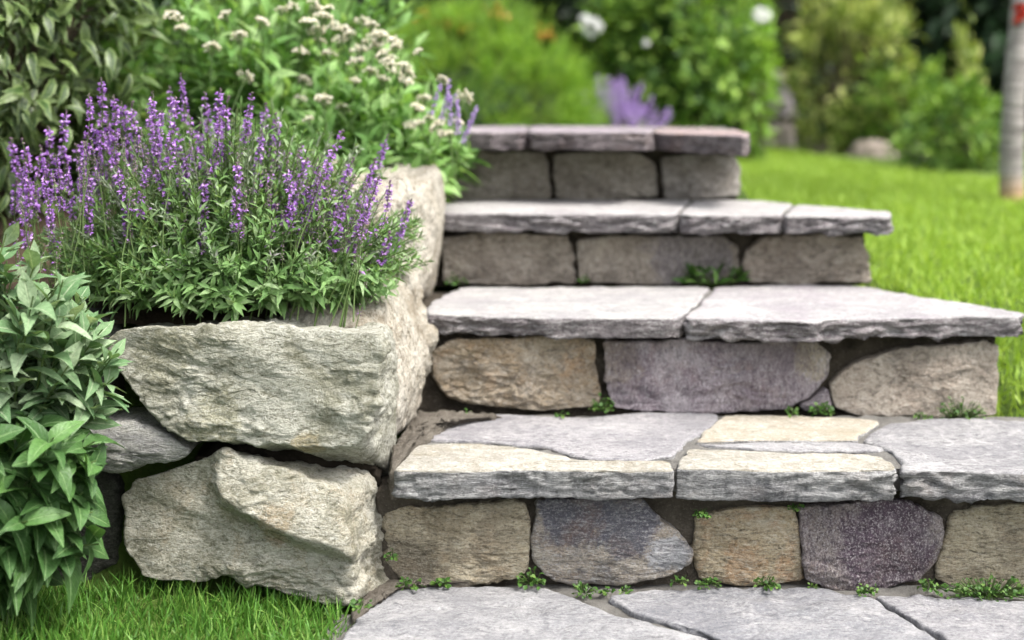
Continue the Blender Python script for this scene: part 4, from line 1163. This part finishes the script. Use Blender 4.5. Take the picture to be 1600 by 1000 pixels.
shrub('border_shrub', 'low mixed green shrub behind the small rocks at the lawn edge', 'shrub', at(1420, 190, 6.6), (0.32, 0.22, 0.30), 1800, 0.06, 0.4, m_mid, 34, 0.16, 0.3)
shrub('evergreen_shrub', 'dark shrub behind the yellow green shrub', 'shrub', at(1260, 60, 7.8), (0.5, 0.3, 0.9), 2600, 0.1, 0.4, m_darkgreen, 50, 0.17)

def conifer(px, D, h, r, label):
    x, y = (px - 800) / FPX * D, D
    z0 = float(ground_z(x, y))
    t = thing('conifer_tree', (x, y, z0), label, 'conifer', 'dark conifers behind the garden')
    n = 5200
    u = rng.random(n) ** 0.75
    a = rng.random(n) * 6.283
    lay = np.floor(u * 14) / 14
    rr = r * (1 - lay * 0.92) * np.sqrt(rng.uniform(0.2, 1, n)) * (0.8 + 0.3 * np.sin(a * 5 + lay * 40))
    P = np.stack([x + np.cos(a) * rr, y + np.sin(a) * rr, z0 + 0.05 + u * h - 0.12 * rr], 1)
    T = np.stack([np.cos(a), np.sin(a), np.full(n, -0.2)], 1) + rng.normal(0, 0.35, (n, 3))
    Geo().add(leaves(P, T, rng.normal(0, 0.4, (n, 3)) + [0, 0, 1], rng.uniform(0.09, 0.2, n), 0.06, 0.3, 0.2, 'lance', 2)).build('crown', [m_darkgreen], t)
    Geo().add(tubes(np.array([[[x, y, z0 - 0.1], [x + 0.02, y, z0 + h * 0.5], [x, y, z0 + h]]]), np.array([[0.09, 0.06, 0.01]]), 8)).build('trunk', [m_twig], t)
conifer(1470, 8.2, 3.0, 0.75, 'dark conifer behind the green border shrub')
conifer(1610, 7.6, 3.2, 0.8, 'dark conifer at the right edge behind the pale trunk')
conifer(1330, 9.3, 3.4, 0.8, 'dark conifer behind the yellow green shrubs')
conifer(1150, 9.4, 3.2, 0.8, 'dark conifer behind the upright stone')

# ---- hedge closing the garden
hd = thing('hedge', (1.0, 10.6, 0.5), 'tall dark evergreen hedge closing the back of the garden', 'hedge')
n = 30000
P = np.stack([rng.uniform(-7, 9, n), 10.4 + np.abs(rng.normal(0, 0.25, n)), rng.uniform(0.4, 3.4, n)], 1)
P[:, 1] += 0.35 * fbm(P * [1.3, 0, 1.3], 33, 3)
g = Geo().add(leaves(P, rng.normal(0, 0.6, (n, 3)) + [0, -0.8, 0.2], rng.normal(0, 0.4, (n, 3)) + [0, 0, 1], rng.uniform(0.08, 0.17, n), 0.07, 0.3, 0.2, 'oval', 1))
g.build('foliage', [m_darkgreen], hd)
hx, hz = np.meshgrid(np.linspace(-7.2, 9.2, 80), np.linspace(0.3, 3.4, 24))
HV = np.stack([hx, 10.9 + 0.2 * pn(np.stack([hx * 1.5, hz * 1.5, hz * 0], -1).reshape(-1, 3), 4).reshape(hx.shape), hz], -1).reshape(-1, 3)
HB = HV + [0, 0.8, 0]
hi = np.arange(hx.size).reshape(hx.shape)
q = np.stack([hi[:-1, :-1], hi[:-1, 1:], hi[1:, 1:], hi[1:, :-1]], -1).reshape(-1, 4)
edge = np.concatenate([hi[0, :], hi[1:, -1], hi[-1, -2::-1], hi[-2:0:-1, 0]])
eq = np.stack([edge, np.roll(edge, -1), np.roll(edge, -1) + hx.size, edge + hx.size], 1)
mesh_obj('dark_core', np.vstack([HV, HB]), [np.vstack([q, q[:, ::-1] + hx.size, eq])], m_darkgreen, hd)

# ---- young tree at the right edge
tr = thing('young_tree', tuple(at(1581, 312, 3.95)), 'slim pale grey tree trunk at the right edge of the lawn', 'tree')
zt = [at(1581, 322, 3.95), at(1581, 300, 3.95), at(1580, 250, 3.95), at(1584, 150, 3.95), at(1592, 50, 3.96), at(1600, -60, 3.97), at(1604, -350, 3.97), at(1600, -700, 3.97)]
zt = np.array(zt)
tt = np.linspace(0, 7, 110)
path = np.stack([np.interp(tt, np.arange(8), zt[:, k]) for k in range(3)], 1)
rad = np.interp(tt, np.arange(8), [0.042, 0.036, 0.036, 0.034, 0.031, 0.028, 0.022, 0.012]) * (1 + 0.03 * np.sin(np.arange(110) * 2.1) + 0.09 * pn(np.stack([tt * 2.3, tt * 0, tt * 0], 1), 8))
m_bark, nt, b = new_mat('ringed_bark')
tc = nt.nodes.new('ShaderNodeTexCoord')
mp = nt.nodes.new('ShaderNodeMapping')
mp.inputs['Scale'].default_value = (1, 1, 7)
nt.links.new(tc.outputs['Object'], mp.inputs[0])
n1 = _noise(nt, mp.outputs[0], 9, 4, 0.6)
n2 = _noise(nt, tc.outputs['Object'], 5, 3)
col = _mix(nt, _ramp(nt, n1, [(0.4, 0.0), (0.6, 1.0)]), (0.15, 0.135, 0.13), (0.31, 0.285, 0.275))
sp = nt.nodes.new('ShaderNodeSeparateXYZ')
nt.links.new(tc.outputs['Object'], sp.inputs[0])
zlow = float((path.mean(0) - path[0])[2])
f_ = _ramp(nt, _math(nt, 'ADD', _math(nt, 'ADD', sp.outputs[2], zlow), _math(nt, 'MULTIPLY', n2, 0.04)), [(0.05, 1.0), (0.12, 0.0)])
col = _mix(nt, f_, col, (0.38, 0.24, 0.13))
nt.links.new(col, b.inputs['Base Color'])
b.inputs['Roughness'].default_value = 0.8
bp = nt.nodes.new('ShaderNodeBump'); bp.inputs['Strength'].default_value = 0.6; bp.inputs['Distance'].default_value = 0.01
nt.links.new(n1, bp.inputs['Height']); nt.links.new(bp.outputs[0], b.inputs['Normal'])
V_, Q_, uv_ = tubes(path[None], rad[None], 14)
mesh_obj('trunk', V_, [Q_], m_bark, tr)
cc = path[-1] + [0, 0, -0.1]
P = cc + rng.normal(0, 1, (1500, 3)) * [0.35, 0.35, 0.3]
Geo().add(leaves(P, rdir(1500), rdir(1500, 1.5), rng.uniform(0.05, 0.09, 1500), 0.04, 0.3, 0.2, 'oval', 2)).build('crown', [m_mid], tr)
m_red, nt, b = new_mat('red_cloth'); b.inputs['Base Color'].default_value = (0.5, 0.04, 0.02, 1); b.inputs['Roughness'].default_value = 0.7
n = 26
P = at(1598, 18, 3.92) + rng.normal(0, 1, (n, 3)) * [0.008, 0.008, 0.014]
Geo().add(leaves(P, rdir(n), rdir(n, 1), 0.03, 0.022, 0.4, 0.3, 'oval', 2)).build('red_flower', [m_red], tr)

# ---- grass
m_grass = leaf_mat('grass_blade', (0.05, 0.14, 0.018), (0.105, 0.26, 0.035), (0.23, 0.37, 0.08), trans=0.35)
m_lawn = leaf_mat('lawn_blade', (0.23, 0.37, 0.045), (0.335, 0.50, 0.07), (0.44, 0.58, 0.115), trans=0.4)
def grass(name, P, L, W, mat, nseg, spread=0.35):
    n = len(P)
    T = rng.normal(0, spread, (n, 3)) + [0, 0, 1]
    U = rng.normal(0, 1, (n, 3)) * [1, 1, 0.1]
    o = Geo().add(leaves(P, T, U, L, W, rng.uniform(0, 0.55, n), 0.12, 'blade', nseg)).build(name, [mat])
    return kind(o, 'stuff')
n = 17000
x = rng.uniform(-1.15, -0.17, n); y = rng.uniform(1.36, 1.93, n)
keep = (y < 1.86 + 0.05 * (x < -0.3) + 0.07 * (x < -0.48)) & (x < np.interp(y, [1.4, 1.62, 1.72, 1.85, 1.95], [-0.30, -0.255, -0.235, -0.215, -0.2]) + rng.normal(0, 0.012, n))
x, y = x[keep], y[keep]
grass('front_grass', np.stack([x, y, ground_z(x, y) - 0.002], 1), rng.uniform(0.014, 0.046, len(x)) * (1 + 0.35 * pn(np.stack([x * 9, y * 9, x * 0], 1), 5)), rng.uniform(0.0018, 0.0038, len(x)), m_grass, 4)
n = 75000
y = 2.0 + 6.2 * rng.random(n) ** 1.35
x = rng.uniform(0.15, 1.0, n) * 0.52 * y * 1.0 + rng.normal(0, 0.02, n)
edge_x = np.interp(y, [2.0, 2.24, 2.26, 2.6, 2.64, 2.9, 2.96, 3.3, 3.5], [0.98, 0.90, 0.875, 0.745, 0.755, 0.55, 0.545, 0.55, 0.62])
far = np.interp(x, [0.5, 1.39, 1.66, 2.2], [8.2, 7.3, 5.0, 4.2])
keep = (x > edge_x) & (y < far)
x, y = x[keep], y[keep]
grass('lawn_grass', np.stack([x, y, ground_z(x, y) - 0.002], 1), rng.uniform(0.018, 0.042, len(x)), rng.uniform(0.0025, 0.0048, len(x)) * (0.7 + 0.16 * y), m_lawn, 2)

# ---- weeds in the joints
m_weed = leaf_mat('weed_leaf', (0.03, 0.08, 0.012), (0.06, 0.145, 0.025), (0.14, 0.23, 0.055), trans=0.25)
def weed(px, py, D, w, h, n, label, size=0.008, upright=0.0, name='weed'):
    c = at(px, py, D)
    t = thing(name, c, label, 'weed', 'weeds in the step joints')
    a = rng.random(n) * 6.283
    rr = np.sqrt(rng.random(n))
    P = c + np.stack([np.cos(a) * rr * w, np.sin(a) * rr * min(w, 0.018) - 0.008, rng.random(n) * h * (1 - 0.6 * rr ** 2)], 1)
    T = np.stack([np.cos(a) * rr, np.sin(a) * rr - 0.3, np.full(n, 0.2 + upright)], 1) + rng.normal(0, 0.5, (n, 3))
    U = rng.normal(0, 0.4, (n, 3)) + [0, -0.3, 1]
    sz = rng.uniform(0.45, 1.25, n) * size * rng.uniform(0.75, 1.05)
    b0 = np.repeat(c[None], n, 0) + (P - c) * [0.5, 0.2, 0] + [0, 0.004, -0.003]
    Geo().add(leaves(P, T, U, sz, sz * (0.85 if upright < 0.5 else 0.3), 0.3, 0.15, 'oval', 3)).build('foliage', [m_weed], t)
    Geo().add(tubes(bezier(b0, (b0 + P) / 2 + [0, 0, 0.003], P, 4), np.full(n, 0.0006), 3)).build('stems', [m_stem], t)
dr = 1.925
for a in [(832, 910, dr, 0.020, 0.026, 60, 'small leafy weed at the foot of the gap left of the blue grey stone'),
          (912, 924, dr - 0.02, 0.018, 0.016, 46, 'low weed under the middle of the blue grey stone'),
          (948, 922, dr - 0.01, 0.009, 0.008, 16, 'tiny weed just right of the low weed under the blue grey stone'),
          (975, 922, dr - 0.01, 0.008, 0.007, 14, 'tiny sprout below the right half of the blue grey stone'),
          (640, 912, dr, 0.024, 0.008, 34, 'creeping weed at the foot of the first tan riser stone'),
          (690, 914, dr, 0.012, 0.012, 22, 'small sprig at the foot of the first tan riser stone, right of the creeping weed'),
          (612, 872, dr, 0.008, 0.018, 20, 'little weed clinging beside the corner boulder'),
          (1105, 912, dr, 0.018, 0.012, 36, 'low weed at the left foot of the rusty riser stone'),
          (1196, 913, dr, 0.017, 0.013, 36, 'low weed at the right foot of the rusty riser stone'),
          (1060, 908, dr, 0.012, 0.012, 18, 'small weed in the gap between the blue grey and rusty stones'),
          (1352, 924, dr - 0.02, 0.014, 0.014, 34, 'small weed at the foot of the dark purple stone'),
          (1096, 806, dr, 0.012, 0.016, 30, 'little weed hanging in the mortar above the rusty stone'),
          (1240, 793, dr, 0.010, 0.007, 14, 'tiny weed under the tread joint above the rusty stone'),
          (1545, 930, dr - 0.03, 0.065, 0.036, 260, 'spreading clover like weed patch at the bottom right'),
          (1455, 918, dr - 0.02, 0.020, 0.016, 50, 'weed tuft between the purple stone and the clover patch'),
          (1270, 915, dr, 0.007, 0.006, 10, 'tiny sprout between the rusty and purple stones'),
          (940, 640, 2.235, 0.022, 0.028, 70, 'leafy weed in the gap beside the wide purple riser stone'),
          (878, 648, 2.22, 0.014, 0.006, 18, 'tiny weed on the back of the lowest tread'),
          (728, 646, 2.235, 0.010, 0.008, 14, 'tiny weed in the inner corner of the lowest tread'),
          (1282, 644, 2.235, 0.022, 0.020, 60, 'small weed under the right end of the wide purple stone'),
          (1235, 645, 2.235, 0.018, 0.008, 26, 'creeping weed along the foot of the wide purple stone'),
          (1500, 652, 2.225, 0.042, 0.042, 130, 'bushy weed in front of the brown stone at the right of the second step'),
          (1440, 652, 2.225, 0.014, 0.010, 20, 'tiny weed left of the bushy weed on the lowest tread')]:
    weed(*a)
weed(1118, 443, 2.60, 0.06, 0.04, 60, 'grassy green weed on the second tread before the lilac stone', 0.035, 1.0)
weed(712, 443, 2.60, 0.02, 0.02, 24, 'small weed in the inner corner of the second tread', 0.012)
weed(915, 440, 2.60, 0.01, 0.02, 14, 'tiny weed in the joint of the third step stones', 0.012)
weed(566, 945, 1.80, 0.012, 0.014, 22, 'small weed between the corner boulder and the flagstone', 0.009)
